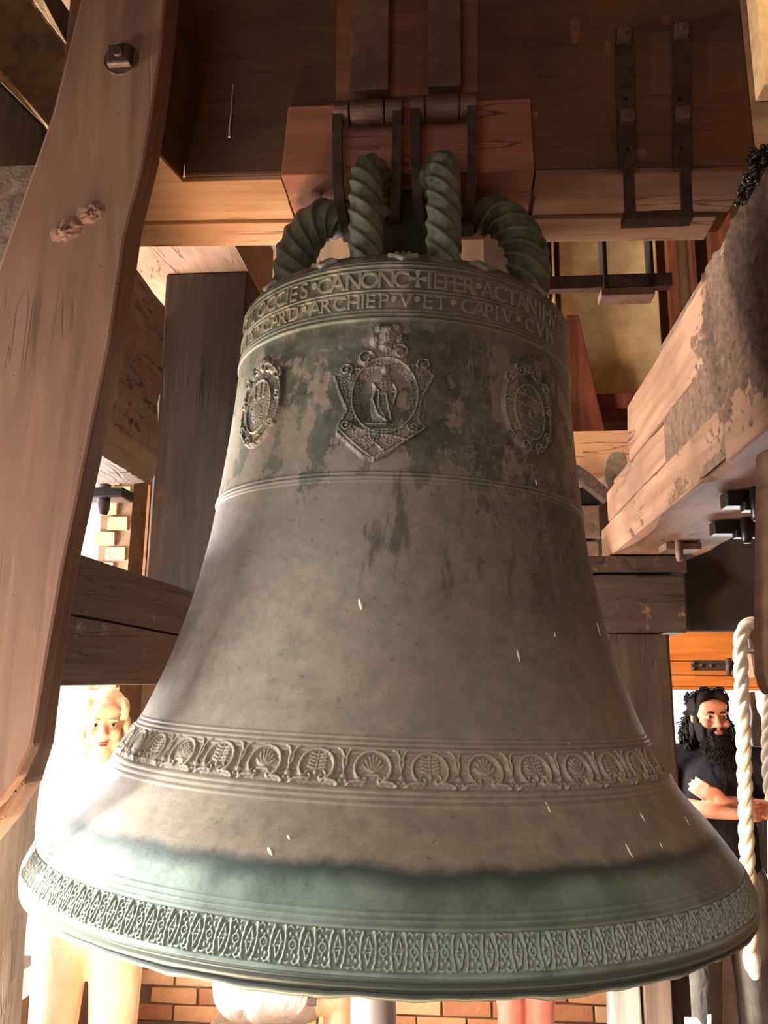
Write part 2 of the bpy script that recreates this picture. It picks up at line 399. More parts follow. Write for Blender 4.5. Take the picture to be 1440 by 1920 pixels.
# ------------------------------------------------------------------ room shell
WX0, WX1, WY0, WY1, WZ = -1.65, 2.15, -1.6, 4.3, 5.6
tag(obj('floor', nbox((-4.5, -2.0, -.12), (3.0, 5.2, 0)), M_floor), 'wooden floor of the belfry', None, None, 'structure')
tag(obj('ceiling', nbox((-2.2, -2.0, WZ), (2.6, 4.8, WZ + .2)), M_brown), 'dark boarded ceiling', None, None, 'structure')
def wall_arch(name, plane, a0, a1, z1, o0, o1, sill, spring, th, m, label, axis):
    """wall with one arched opening o0..o1; axis 1: runs along Y at x = plane, axis 0: along X at y = plane"""
    mid = (o0 + o1) / 2; rad = (o1 - o0) / 2; rise = rad * .55
    arc = [(mid + rad * math.cos(t), spring + rise * math.sin(t)) for t in np.linspace(0, math.pi, 25)]
    lft = [(a0, 0), (mid, 0), (mid, sill), (o0, sill)] + arc[:11:-1] + [(mid, z1), (a0, z1)]
    rgt = [(a1, 0), (mid, 0), (mid, sill), (o1, sill)] + arc[:13] + [(mid, z1), (a1, z1)]
    bm = bmesh.new(); d = Vector((th, 0, 0)) if axis == 1 else Vector((0, th, 0))
    P = (lambda a, z: Vector((plane, a, z))) if axis == 1 else (lambda a, z: Vector((a, plane, z)))
    for poly in (lft, rgt):
        a = [bm.verts.new(P(*q)) for q in poly]; b = [bm.verts.new(P(*q) + d) for q in poly]
        bm.faces.new(a); bm.faces.new(b[::-1]); n = len(poly)
        for i in range(n):
            p, q = poly[i], poly[(i + 1) % n]
            if abs(p[0] - mid) < 1e-6 and abs(q[0] - mid) < 1e-6: continue
            bm.faces.new((a[i], b[i], b[(i + 1) % n], a[(i + 1) % n]))
    bmesh.ops.remove_doubles(bm, verts=bm.verts[:], dist=1e-5)
    return tag(obj(name, bm, m), label, None, None, 'structure')
wall_left = wall_arch('wall_left', WX0, 1.94, WY1, WZ, 2.08, 4.0, .45, 2.62, -.16, M_plast2, 'left tower wall with a large arched opening', 1)
wall_arch('wall_left', WX0, WY0, 1.94, WZ, .66, 1.86, .45, 1.86, -.25, M_plast2, 'left tower wall, nearer bay with an added low arched opening', 1)  # unseen opening put in and shaped so the sun reaches the lip
wall_far = wall_arch('wall_far', WY1, WX0 - .25, WX1 + .3, WZ, .86, 1.9, .6, 1.9, .3, M_plast2, 'far tower wall with a shuttered opening', 0)
wall_back = wall_arch('wall_back', WY0, WX0 - .25, WX1 + .3, WZ, -1.75, -.25, .3, 2.13, -.3, M_plast2, 'tower wall behind the viewer', 0)
tag(obj('wall_right', nbox((WX1, WY0, 0), (WX1 + .3, WY1, WZ)), M_plast2), 'right tower wall', None, None, 'structure')

# bricks that show: foot of the far wall, jamb of the left arch
def lay(parent, p0, du, dv, nrm, nu, nv, L, H, off=0.0, keep=None):
    """running bond; bricks are parts of parent (whose location is subtracted)"""
    mesh = []
    for k in range(8):
        bm = nbox((-L / 2 + .006, -.012, -H / 2 + .006), (L / 2 - .006, .02, H / 2 - .006), .004, .003)
        me = bpy.data.meshes.new('brick'); bm.to_mesh(me); bm.free(); me.materials.append(BRICKS[k % 4]); mesh.append(me)
    p0, du, dv, nrm = Vector(p0), Vector(du), Vector(dv), Vector(nrm)
    rot = Matrix((du, -nrm, dv)).transposed().to_euler()
    for j in range(nv):
        for i in range(nu):
            c = p0 + du * ((i + (.5 if j % 2 else 0) + .5) * L) + dv * ((j + .5) * H) + nrm * random.uniform(-.004, .006)
            if keep and not keep(c): continue
            o = bpy.data.objects.new('brick', random.choice(mesh)); C.objects.link(o); o.parent = parent
            o.location = c - parent.location; o.rotation_euler = rot
lay(wall_far, (-1.62, 4.3, .02), (1, 0, 0), (0, 0, 1), (0, -1, 0), 10, 9, .235, .078, keep=lambda c: c.x < .8)
lay(wall_left, (-1.655, 4.0, .5), (-1, 0, 0), (0, 0, 1), (0, -1, 0), 2, 28, .118, .078, keep=lambda c: c.x > -1.78)

# far wall surfaces seen behind the bell and headstock
fp = thing('boarding_panel', 'brown vertical boarding behind the bell crown, left of the rope-twisted loops', 'panel', (-.6, 3.6, 2.2))
xs = [-1.12, -1.02, -.965, -.70, -.42, -.14, .14]
for i in range(len(xs) - 1):
    part('board', nbox((xs[i] + .004, 3.6, 2.2), (xs[i + 1] - .004, 3.63 + .01 * (i % 2), 5.6), .004), [M_dark, M_dark, M_brown, M_brown, M_brown, M_brown][i], fp)
pw = thing('plaster_panel', 'pale stained plaster panel behind the bell, right of its shoulder', 'panel', (.7, 4.2, 2.5))
for (x0, x1, y0, y1, dy) in ((985, 1030, 440, 560, 0), (1034, 1046, 440, 760, .03), (1048, 1247, 440, 745, .0)):
    a, b = at(x0, y0, Y=4.2), at(x1, y1, Y=4.2)
    part('slab', nbox((a.x, 4.2 - dy, b.z), (b.x, 4.29, a.z + .3), .006), M_plast, pw)
rb = thing('red_boarding', 'dark red-brown boards between plaster panel and right bearing beam', 'panel', (1.3, 4.1, 2.5))
for (x0, x1) in ((1247, 1290), (1291, 1326), (1327, 1400)):
    a, b = at(x0, 440, Y=4.15), at(x1, 760, Y=4.15)
    part('board', nbox((a.x + .004, 4.15, b.z), (b.x - .004, 4.2, a.z + .3), .004), M_red, rb)
a, b = at(1040, 745, Y=4.1), at(1215, 770, Y=4.1)
tag(obj('wall_plate_beam', timber((a.x - .3, 4.05, b.z), (b.x + .3, 4.29, a.z), 0, .006, 10), M_red), 'thin red-brown ledge under the pale plaster panel', 'beam')
a, b = at(1060, 826, Y=3.9), at(1185, 905, Y=3.9)
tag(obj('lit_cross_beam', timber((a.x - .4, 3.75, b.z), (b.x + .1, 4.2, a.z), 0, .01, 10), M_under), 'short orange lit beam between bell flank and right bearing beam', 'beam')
P_ = [at(1130, 890, Y=3.75), at(1135, 862, Y=3.75), at(1152, 838, Y=3.75), at(1172, 840, Y=3.75), at(1185, 900, Y=3.75), at(1140, 918, Y=3.75)]
tag(obj('corbel_block', prism(P_, (0, .2, 0), .008), M_greyw), 'small grey rounded corbel against the end of the right bearing beam', 'block')
for k, (x0, y0, x1, y1, Yd, m) in enumerate(((1060, 905, 1128, 943, 4.0, M_black), (1075, 947, 1128, 1009, 4.0, M_bear), (1080, 1014, 1128, 1075, 4.0, M_bear))):
    a, b = at(x0, y0, Y=Yd), at(x1, y1, Y=Yd)
    tag(obj('packing_block', nbox((a.x - .2, Yd, b.z), (b.x, Yd + .2, a.z), .01, .002), m),
        ['black iron block beside the bell flank, topmost of its stack', 'brown stone-like block under the black iron block', 'lowest brown block of the stack, above the cross beam'][k], 'block', 'stack of blocks beside the bell flank')
strut = [at(x_, y_, Y=3.66) for x_, y_ in ((1082, 870), (1105, 885), (1150, 925), (1135, 940), (1070, 888))]
tag(obj('iron_strut', prism(strut, (0, .06, 0), .004), M_iron), 'slanting dark iron strut just right of the bell flank', 'strut')
lean = [at(1062, 590, Y=3.95), at(1085, 590, Y=3.95), at(1140, 835, Y=3.95), at(1062, 835, Y=3.95)]
tag(obj('tapering_slab', prism(lean, (0, .12, 0), .006), M_red), 'tapering red-brown shape in front of the plaster panel', 'post')  # tapering red-brown slab before the plaster panel

# top left masonry and timbers
ml = thing('rubble_wall', 'rough ochre masonry behind the top of the leaning brace', 'masonry', (-1.5, 2.2, 3.0))
poly = [at(-160, -80, Y=2.25), at(55, -80, Y=2.25), at(62, 0, Y=2.25), at(135, 95, Y=2.25), at(160, 330, Y=2.25), at(82, 228, Y=2.25), at(0, 130, Y=2.25), at(-160, 40, Y=2.25)]
bm = prism(poly, (0, .3, 0), .01); part('masonry', bm, M_stone, ml)
tag(obj('raking_timber', prism([at(60, -40, Y=2.1), at(90, -40, Y=2.1), at(190, 110, Y=2.1), at(150, 130, Y=2.1)], (0, .1, 0), .008), M_dark), 'dark diagonal timber in the top corner behind the leaning brace', 'timber')
tag(obj('soot_timber', prism([at(-160, 60, Y=2.0), at(0, 150, Y=2.0), at(82, 232, Y=2.0), at(86, 260, Y=2.0), at(60, 560, Y=2.0), at(-160, 620, Y=2.0)], (0, .2, 0), .012), M_dark), 'sooty rough timber end left of the leaning brace', 'timber')

# plaster patch at the top right, brightened by an added, unseen lamp above the frame
a, b = at(1404, -80, Y=4.2), at(1500, 166, Y=4.2)
tag(obj('lime_wall_patch', nbox((a.x, 4.15, b.z), (b.x + .4, 4.29, a.z + .2), .006), M_plast), 'bright cream plaster beyond the right end of the headstock', 'panel')
lb = thing('added_lamp', 'small added round lamp, out of view, above the plaster beyond the headstock', 'lamp', (2.0, 3.6, 5.5))
bm = bmesh.new(); ball(bm, (2.0, 3.6, 5.45), (.06, .06, .06)); part('bulb', bm, plain('frosted glass', BR(240, 230, 210), .4), lb)
bm = ntube([(2.0, 3.6, 5.48), (2.0, 3.6, 5.6)], .05, 16); part('base', bm, M_iron, lb)
pl = bpy.data.lights.new('added_lamp_light', 'POINT'); pl.energy = 14; pl.color = (1, .80, .54); pl.shadow_soft_size = .06
po = bpy.data.objects.new('added_lamp_light', pl); C.objects.link(po); po.location = (1.95, 3.55, 5.33)

# ------------------------------------------------------------------ bell frame (trestles)
bl = thing('bearing_beam', 'grey splintered bearing beam behind the leaning brace', 'beam', (-.95, 1.5, 2.16))
part('timber', timber((-1.16, 1.43, 2.16), (-.80, 2.07, 2.40), 1, .02, 60, .016, 3.1), M_greyw, bl)
part('timber', timber((-1.16, 1.43, 2.39), (-.80, 2.07, 2.66), 1, .012, 40, .006, 4.7), M_greyw, bl)
q = at(203, 915, Z=2.16)
part('washer_plate', nbox((q.x - .07, q.y - .03, 2.128), (q.x + .055, q.y + .05, 2.156), .004), M_black, bl)
part('bolt', ntube([(q.x - .01, q.y, 2.17), (q.x - .01, q.y, 2.1), (q.x - .01, q.y, 2.085)], [.017, .017, .012], 14), M_iron, bl, True)

bm = bmesh.new(); gv = {}; ny_, nz_ = 110, 90
for i in range(ny_ + 1):
    for j in range(nz_ + 1):
        yy, zz = 1.50 + .55 * i / ny_, 2.14 + .50 * j / nz_; p_ = Vector((yy * 12, zz * 5, 5.0))
        m_ = .75 - 3.2 * abs(zz - 2.33) + .5 * noise.noise(p_) + .5 * noise.noise(p_ * 3)
        hgt = min(max(m_ * 1.5, -.4), 1) * (.004 + .012 * abs(noise.noise(p_ * 2.2)) + .010 * abs(noise.noise(p_ * 5)))
        gv[i, j] = bm.verts.new((-.802 + hgt, yy, zz))
for i in range(ny_):
    for j in range(nz_): bm.faces.new((gv[i, j], gv[i + 1, j], gv[i + 1, j + 1], gv[i, j + 1]))
part('splintered_face', bm, M_greyw, bl)
fpost = thing('frame_post', 'dark sooty post between the leaning brace and the bell', 'post', (-.95, 2.9, 1.9))
part('post_shaft', timber((-1.13, 2.9, 1.915), (-.80, 3.2, 3.19), 2, .01, 22, .004, 1.2), M_dark, fpost)
part('edge_strip', nbox((-1.135, 2.885, 1.92), (-1.125, 2.9, 3.0), .001), M_pack, fpost)
tag(obj('lintel_beam', timber((-1.5, 2.66, 3.195), (-.80, 3.3, 3.5), 0, .008, 14, .005, 2.2), M_bear), 'stained lintel beam resting on the dark sooty post', 'beam')

rail = thing('frame_rail', 'two stacked brown rail timbers left of the bell waist', 'beam', (-.95, 2.2, 1.63))
for (z0a, z0b, z1a, z1b, sd) in ((1.63, 1.63, 1.775, 1.76, 5.0), (1.78, 1.765, 1.905, 1.905, 6.0)):
    bm = timber((-1.08, 1.43, 0), (-.80, 2.98, 1), 1, .008, 26, .004, sd)
    for v in bm.verts:
        t = (v.co.y - 1.43) / 1.55
        lo_, hi_ = z0a + (z0b - z0a) * t, z1a + (z1b - z1a) * t; v.co.z = lo_ + (hi_ - lo_) * v.co.z
    part('timber', bm, M_darky, rail)
tag(obj('trestle_post', timber((-1.56, 2.1, 0), (-1.20, 2.4, 1.60), 2, .012, 30, .010, 8.0), M_post), 'weathered grey post below the rounded foot of the leaning brace', 'post')

# leaning brace: front plank, rear plank, bolt, knot
YB = 1.30
brace = thing('leaning_brace', 'large leaning brown brace with a knot and a recessed bolt', 'brace', tuple(at(-40, 1560, Y=YB)))
R_ = [(318, -60), (310, 0), (303, 90), (288, 200), (270, 310), (236, 440), (207, 640), (162, 860), (120, 1060), (97, 1190), (80, 1290), (62, 1395), (35, 1455), (0, 1503), (-60, 1560), (-150, 1590), (-260, 1560), (-250, 1330), (-130, 915), (0, 490), (98, 212), (150, 0), (165, -60)]
part('front_plank', prism([at(x, y, Y=YB) for x, y in R_], (0, .030, 0), .006), M_brace, brace)
R2 = [(350, -60), (338, 0), (330, 90), (317, 200), (300, 310), (268, 440), (240, 640), (193, 860), (150, 1060), (128, 1200), (112, 1320), (104, 1390), (82, 1462), (45, 1525), (0, 1580), (-60, 1620), (-150, 1640), (-200, 1600), (-190, 1330), (-70, 915), (60, 490), (150, 212), (200, 0), (215, -60)]
part('rear_plank', prism([at(x, y, Y=YB + .1) for x, y in R2], (0, -.064, 0), .008), M_darky if False else M_brace, brace)
bc = at(228, 112, Y=YB)
bm = bmesh.new()
for k in range(1): tube(bm, [bc + Vector((0, .004, 0)), bc + Vector((0, -.003, 0))], .033, 24)
part('bolt_recess', bm, M_iron, brace)
part('bolt_nut', nbox(bc + Vector((-.022, -.016, -.02)), bc + Vector((.022, -.002, .02)), .004), M_iron, brace)
part('bolt_end', ntube([bc + Vector((0, -.015, .002)), bc + Vector((0, -.022, .002))], .009, 12), M_iron, brace)
part('peg', ntube(smoothpath([at(8, 1502, Y=YB + .03), at(18, 1488, Y=YB + .027), at(30, 1482, Y=YB + .03)], 4), .004, 8), M_iron, brace)
# knots: gnarled low swellings
for (kx, ky, rx, rz, tilt) in ((170, 398, .021, .018, .5), (126, 430, .025, .019, .5)):
    kc = at(kx, ky, Y=YB); bm = bmesh.new(); g = 30; vv = {}
    for i in range(g + 1):
        for j in range(g + 1):
            u, v = 2 * i / g - 1, 2 * j / g - 1; rr = math.hypot(u, v)
            X_, Z_ = u * rx * 1.6, v * rz * 1.6; ct, st_ = math.cos(tilt), math.sin(tilt)
            fall = max(0, 1 - rr ** 2) ** 1.5; q_ = Vector((u * 2.2, v * 2.2, kx * .1))
            hgt = fall * (.0042 + .0022 * noise.noise(q_) + .0020 * noise.noise(q_ * 2.7) + .0012 * noise.noise(q_ * 6)) - .004 * math.exp(-((u - .15) ** 2 + (v - .1) ** 2) / .03)
            vv[i, j] = bm.verts.new(kc + Vector((X_ * ct - Z_ * st_, -hgt + .0008 + (.004 if rr > .99 else 0), X_ * st_ + Z_ * ct)))
    for i in range(g):
        for j in range(g): bm.faces.new((vv[i, j], vv[i + 1, j], vv[i + 1, j + 1], vv[i, j + 1]))
    part('knot', bm, wood('knot wood', BR(150, 112, 90), BR(110, 79, 62), axis=0, holes=.9, crack=.4, grain=.8), brace, True)

# right bearing beam of stacked timbers
br = thing('bearing_beam', 'massive worn bearing beam receding to the right of the bell', 'beam', (.8, 2.4, 2.16))
def chip(t, sx, sy, b): 
    if sx < 0 and sy < 0 and (2.62 < t < 3.35 or 1.95 < t < 2.15): return b + .035 * max(0, math.sin((t - 2.62) / .73 * math.pi)) if t > 2.6 else b + .03
    return b
part('timber', timber((.63, .8, 2.16), (.99, 3.66, 2.305), 1, .008, 60, .006, 11, chip), M_bear, br)
part('timber', timber((.634, .8, 2.309), (.985, 3.5, 2.435), 1, .007, 60, .006, 12), M_bear, br)
bm = timber((.63, .8, 2.439), (.98, 3.0, 2.655), 1, .007, 50, .006, 13)
part('timber', bm, M_bear, br)
part('timber', timber((.637, 3.005, 2.439), (.98, 3.36, 2.46), 1, .006, 8, .004, 14), M_bear, br)
q = at(1270, 1022, Z=2.155)
part('washer_plate', nbox((q.x - .055, q.y - .05, 2.132), (q.x + .075, q.y + .06, 2.158), .004), M_ironb, br)
part('bolt', ntube([(q.x - .01, q.y - .06, 2.17), (q.x - .01, q.y - .06, 2.10), (q.x - .01, q.y - .06, 2.085)], [.014, .014, .010], 14), M_ironb, br, True)
for (px, py, sx, L1) in ((1405, 945, .07, .08), (1388, 1000, .09, .07)):
    q = at(px, py - 20, Z=2.155)
    part('washer_plate', nbox((q.x - sx, q.y - .03, 2.115), (q.x + sx + .05, q.y + .03, 2.157), .004), M_black, br)
    part('wedge', nbox((q.x - .03, q.y - .045, 2.10), (q.x + .045, q.y - .005, 2.125), .003), M_black, br)
    part('bolt', ntube([(q.x, q.y - .05, 2.16), (q.x, q.y - .05, 2.16 - L1), (q.x, q.y - .05, 2.15 - L1)], [.017, .017, .013], 14), M_black, br, True)
# grease crust on the bearing beam below the gudgeon
bm = bmesh.new(); gv = {}; ny_, nz_ = 150, 80
for i in range(ny_ + 1):
    for j in range(nz_ + 1):
        yy, zz = 1.25 + 1.25 * i / ny_, 2.17 + .50 * j / nz_
        p_ = Vector((yy * 9, zz * 9, 2.0)); m_ = .8 - ((yy - 1.70) ** 2 / .20 + (zz - 2.50) ** 2 / .075) + .5 * noise.noise(p_) + .7 * noise.noise(p_ * 3.3) + .5 * noise.noise(p_ * 9)
        hgt = min(max(m_ * 1.6, -.4), 1) * (.006 + .007 * abs(noise.noise(p_ * 6)) + .006 * abs(noise.noise(p_ * 13)))
        gv[i, j] = bm.verts.new((.629 - hgt, yy, zz))
for i in range(ny_):
    for j in range(nz_): bm.faces.new((gv[i, j], gv[i + 1, j], gv[i + 1, j + 1], gv[i, j + 1]))
part('grease_crust', bm, plain('dusty grease', BR(124, 94, 72), .75, .25, 45, .25, 0, .9, .008, BR(66, 49, 38)), br, True)
# gudgeon and bearing
gd = thing('gudgeon_bearing', 'greasy iron bearing at the right end of the headstock', 'bearing', (.8, 1.72, 2.62))
part('gudgeon', ntube([(.645, 1.72, 2.765), (.7, 1.72, 2.765), (.95, 1.72, 2.765)], .045, 20), M_black, gd, True)
part('bearing_cup', nbox((.66, 1.58, 2.657), (.96, 1.86, 2.73), .02), M_black, gd)
bm = bmesh.new()
for i in range(1100):
    bmesh.ops.create_icosphere(bm, subdivisions=1, radius=random.uniform(.003, .008), matrix=Matrix.Translation((random.uniform(.60, .72), random.uniform(1.56, 1.68), random.uniform(2.655, 2.72))))
tag(part('grease', bm, plain('wet grease', BR(60, 50, 42), .2, .25, 30, .7, 0, .3, .004), gd, True), 'glistening grease lumps', kind='stuff')

# right far trestle: cross beam, post, dark panel
a, b = at(1080, 1076, Y=3.40), at(1288, 1186, Y=3.40)
tag(obj('cross_beam', timber((a.x - .45, 3.40, b.z), (b.x, 3.64, a.z), 0, .01, 24, .008, 21), M_darkx), 'dark rough cross beam under the far end of the right bearing beam', 'beam')
a, b = at(1100, 1056, Y=3.42), at(1288, 1074, Y=3.42)
tag(obj('packing_plank', timber((a.x - .4, 3.42, b.z + .002), (b.x, 3.64, 2.152), 0, .006, 16, .006, 23), M_darkx), 'thin split plank between right bearing beam and dark cross beam', 'plank')
a, b = at(1135, 1188, Y=3.40), at(1269, 1400, Y=3.40)
tag(obj('frame_post', timber((a.x - .0, 3.41, 0), (b.x, 3.56, at(1200, 1189, Y=3.40).z), 2, .012, 30, .005, 25), M_dark), 'dark post under the cross beam, left of the bearded man', 'post')
a, b = at(1145, 1850, Y=3.30), at(1203, 1900, Y=3.30)
tag(obj('weathered_board', timber((a.x, 3.30, 0), (b.x, 3.40, .62), 2, .01, 14, .006, 26), M_white), 'whitewashed peeling board standing below the bell lip, left of the brown board', 'board')
a, b = at(1206, 1850, Y=3.30), at(1262, 1900, Y=3.30)
tag(obj('brown_board', timber((a.x, 3.30, 0), (b.x, 3.40, .66), 2, .006, 14, .003, 27), M_bbrd), 'plain grey-brown board standing right of the whitewashed board', 'board')
P_ = [at(1272, 985, Y=3.72), at(1500, 985, Y=3.72), at(1500, 1184, Y=3.72), at(1280, 1184, Y=3.72)]
tag(obj('dark_panel', prism(P_, (0, .09, 0), .03, 4), plain('blackened wood', BR(50, 40, 36), .6, .2, 12, .3, 0, .3, .004)), 'blackened board right of the cross beam, with a rounded lower edge', 'board')

# far opening: shutter, hinge, mullion post
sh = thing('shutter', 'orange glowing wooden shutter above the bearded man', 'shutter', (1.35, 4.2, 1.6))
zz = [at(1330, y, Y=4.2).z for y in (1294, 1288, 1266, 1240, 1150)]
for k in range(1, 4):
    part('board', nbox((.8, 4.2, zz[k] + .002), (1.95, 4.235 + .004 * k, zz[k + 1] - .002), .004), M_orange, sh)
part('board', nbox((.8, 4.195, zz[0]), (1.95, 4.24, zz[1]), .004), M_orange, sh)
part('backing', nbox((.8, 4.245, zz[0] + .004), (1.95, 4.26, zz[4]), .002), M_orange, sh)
hx0, hx1, hz = at(1296, 1247, Y=4.18), at(1364, 1247, Y=4.18), at(1330, 1247, Y=4.18).z
hg = part('hinge', nbox((hx0.x, 4.178, hz - .026), (hx1.x + .25, 4.196, hz + .022), .003), M_iron, sh)
for (px, py) in ((1301, 1243), (1301, 1254), (1316, 1247), (1334, 1248)):
    c = at(px, py, Y=4.176); bm = bmesh.new(); ball(bm, c, (.010, .007, .010), u=10, v=6)
    part('rivet', bm, M_iron, hg, True)
part('hinge_knuckle', ntube([at(1366, 1234, Y=4.17), at(1366, 1266, Y=4.17)], .013, 12), M_iron, sh, True)
mp = [(1405, 1298), (1416, 1296), (1420, 1330), (1428, 1345), (1430, 1390), (1438, 1420), (1440, 1640), (1412, 1640), (1412, 1400), (1408, 1370), (1411, 1340), (1407, 1320)]
tag(obj('mullion_post', prism([at(x, y, Y=4.32) for x, y in mp], (0, .12, 0), .006), M_dark), 'crooked dark upright in the bright opening right of the bearded man', 'post')

# rope on its block, second rope, hanging pole
YR = 2.42
a, b = at(1398, 1178, Y=YR), at(1440, 1288, Y=YR)
rbk = thing('rope_block', 'wooden block with a rope looped over its end, right edge', 'block', (a.x + .1, YR, b.z))
zm = at(1420, 1219, Y=YR).z
part('upper_block', nbox((a.x, YR - .02, zm + .004), (a.x + .3, YR + .1, a.z), .006, .002), M_greyw, rbk)
part('shelf_edge', nbox((a.x - .008, YR - .03, zm - .004), (a.x + .3, YR + .1, zm + .003), .001), M_white, rbk)
part('lower_block', nbox((a.x + .006, YR - .01, b.z + .02), (a.x + .3, YR + .1, zm - .005), .012, .003), M_bear, rbk)
def rope(name, P, r, label, strands=3, pitch=None):
    P = smoothpath(P, 10)
    # resample evenly
    L = [0]
    for i in range(1, len(P)): L.append(L[-1] + (P[i] - P[i - 1]).length)
    n = int(L[-1] / (r * .35)); Q = []; j = 0
    for i in range(n + 1):
        s = L[-1] * i / n
        while j < len(L) - 2 and L[j + 1] < s: j += 1
        Q.append(P[j].lerp(P[j + 1], (s - L[j]) / max(L[j + 1] - L[j], 1e-9)))
    fr = frames(Q); root = thing(name, label, 'rope', tuple(Q[-1])); pitch = pitch or r * 7
    for k in range(strands):
        S = []
        for i, (p, nn, bb) in enumerate(fr):
            ph = 2 * math.pi * (k / strands + L[-1] * i / n / pitch)
            S.append(p + (nn * math.cos(ph) + bb * math.sin(ph)) * r * .5)
        part('strand', ntube(S, r * .56, 7), M_rope, root, True)
    return root, Q
root, Q = rope('hanging_rope', [at(1440, 1190, Y=YR + .03), at(1432, 1176, Y=YR - .0), at(1415, 1170, Y=YR - .03), at(1397, 1176, Y=YR - .045), at(1389, 1200, Y=YR - .045), at(1389, 1240, Y=YR - .04), at(1392, 1330, Y=YR - .04), at(1396, 1450, Y=YR - .04), at(1400, 1580, Y=YR - .04), at(1404, 1700, Y=YR - .04), at(1409, 1790, Y=YR - .04)],   .0195, 'thick pale twisted rope hanging from the wooden block in front of the man')
bm = bmesh.new(); e = Q[-1]
ball(bm, e - Vector((0, 0, .012)), (.0225, .021, .036)); ball(bm, e - Vector((-.004, 0, .04)), (.015, .014, .02))
part('tape_wrap', bm, plain('white tape', BR(232, 232, 228), .6, .05), root, True)
rope('side_rope', [at(1446, 1290, Y=2.0), at(1441, 1350, Y=2.0), at(1440, 1430, Y=2.0), at(1446, 1500, Y=2.0)], .014, 'second pale rope at the right edge beside the thick rope')
pp = [(1433, 840), (1466, 840), (1468, 1240), (1466, 1300), (1448, 1305), (1437, 1285), (1432, 1262), (1430, 1200), (1432, 1000)]
tag(obj('hanging_pole', prism([at(x, y, Y=1.45) for x, y in pp], (0, .05, 0), .008), M_bear), 'worn wooden lever with a rounded end hanging at the right edge', 'lever')

# ------------------------------------------------------------------ headstock
YH, YHb, ZH = 1.586, 1.853, 2.71
TILT = R(1.56)
def tl(v):
    """headstock leans with the bell"""
    v = Vector(v); c = Vector((-.10, 1.72, 2.71))
    return Matrix.Rotation(TILT, 3, 'Y') @ (v - c) + c
def hs(x, y, Y=YH): return at(x, y, Y=Y)
head = thing('headstock', 'huge dark wooden headstock beam carrying the bell', 'headstock', (-.08, 1.72, ZH))
def hz_(x):  # underside height along the headstock
    return (Matrix.Rotation(TILT, 3, 'Y') @ Vector((x + .10, 0, 0))).z + ZH + .003
# main timber front: left piece and right piece either side of the centre block
zt = 4.2
def front_piece(x0, x1, xt0, xt1, name, m):
    pts = [Vector((x0, YH, hz_(x0))), Vector((x1, YH, hz_(x1))), Vector((xt1, YH, zt)), Vector((xt0, YH, zt))]
    return part(name, prism(pts, (0, YHb - YH, 0), .006), m, head)
xl, xa, xb_, xr = hs(345, 330).x, hs(529, 326).x, hs(1001, 322).x, hs(1421, 313).x
front_piece(xl, xr, xl - .16, xr - .02, 'main_timber', M_head)
# underside facing boards (pale, proud by a few millimetres)
def under(x0, x1, y0, y1, dz, m, name, j=.002):
    pts = [Vector((x0, y0, hz_(x0))), Vector((x1, y0, hz_(x1))), Vector((x1, y1, hz_(x1))), Vector((x0, y1, hz_(x0)))]
    return part(name, prism(pts, (0, 0, -dz), .002), m, head)
YU = [YH + .004, at(470, 379, Z=ZH).y, at(470, 418, Z=ZH).y, YHb]
xL2 = -.80
under(xL2, xa - .002, YU[0], YU[1], .012, M_under, 'underside_board')
under(xL2, xa - .006, YU[1] + .002, YU[2] - .002, .006, M_under, 'gudgeon_key')
under(xL2, xa + .0, YU[2] + .003, YU[3] + .01, .013, M_under, 'underside_board')
M_under_shade = wood('shaded underside wood', BR(168, 126, 96), BR(122, 88, 66), stain=BR(132, 98, 74), axis=0, holes=.5, crack=.9, grain=.9)  # darker copy of the underside wood, weaker light at right painted in
under(xb_ + .004, xr - .006, YU[0], YU[1] - .004, .012, M_under_shade, 'underside_board')
under(xb_ + .010, xr - .006, YU[1] + .001, YU[2], .005, M_under_shade, 'gudgeon_key')
under(xb_ + .004, xr - .03, YU[2] + .003, YU[3] + .01, .013, M_under_shade, 'underside_board')
# wing timber at the left end: underside runs on towards the viewer behind the brace
pts = [Vector((at(150, 230, Y=1.5).x, YH - .175, ZH + .012)), Vector((hs(300, 262, YH - .1).x - .02, YH - .175, ZH + .012)), Vector((xl, YH, ZH + .012)), Vector((at(150, 230, Y=1.5).x, YH, ZH + .012))]
part('end_timber', prism(pts, (0, 0, .9), .004), M_head, head)
pts = [p - Vector((0, 0, .012)) for p in pts]
part('underside_board', prism(pts, (0, 0, .010), .002), M_under, head)
# centre block (reddish), a little proud of the front face
zb = hs(700, 190).z
pts = [Vector((xa, YH - .012, hz_(xa) - .012)), Vector((xb_, YH - .012, hz_(xb_) - .012)), Vector((xb_ - .004, YH - .012, zb - .022)), Vector((xa + .010, YH - .012, zb - .010))]
part('center_block', prism(pts, (0, YHb - YH + .01, 0), .003), M_block, head)
part('center_block_face', prism([Vector((p.x, YH - .0125, p.z)) for p in pts], (0, .004, 0), .001), M_block, head) if False else None
bm = bmesh.new(); c = hs(594, 356, YH + .05); 
part('peg_hole', ntube([Vector((hs(594, 356, YH + .06).x, YH + .055, hz_(-.25) - .0135)), Vector((hs(594, 356, YH + .06).x, YH + .055, hz_(-.25) - .02))], .014, 10), M_block, head)
# raw pale wood strip behind the iron bars
xs0, xs1 = hs(622, 100).x, hs(908, 100).x
part('packing_board', prism([Vector((xs0 + .012, YH - .006, zb + .004)), Vector((xs1 - .015, YH - .006, zb + .004)), Vector((xs1 + .005, YH - .006, zt)), Vector((xs0, YH - .006, zt))], (0, .007, 0), .001), M_pack, head)
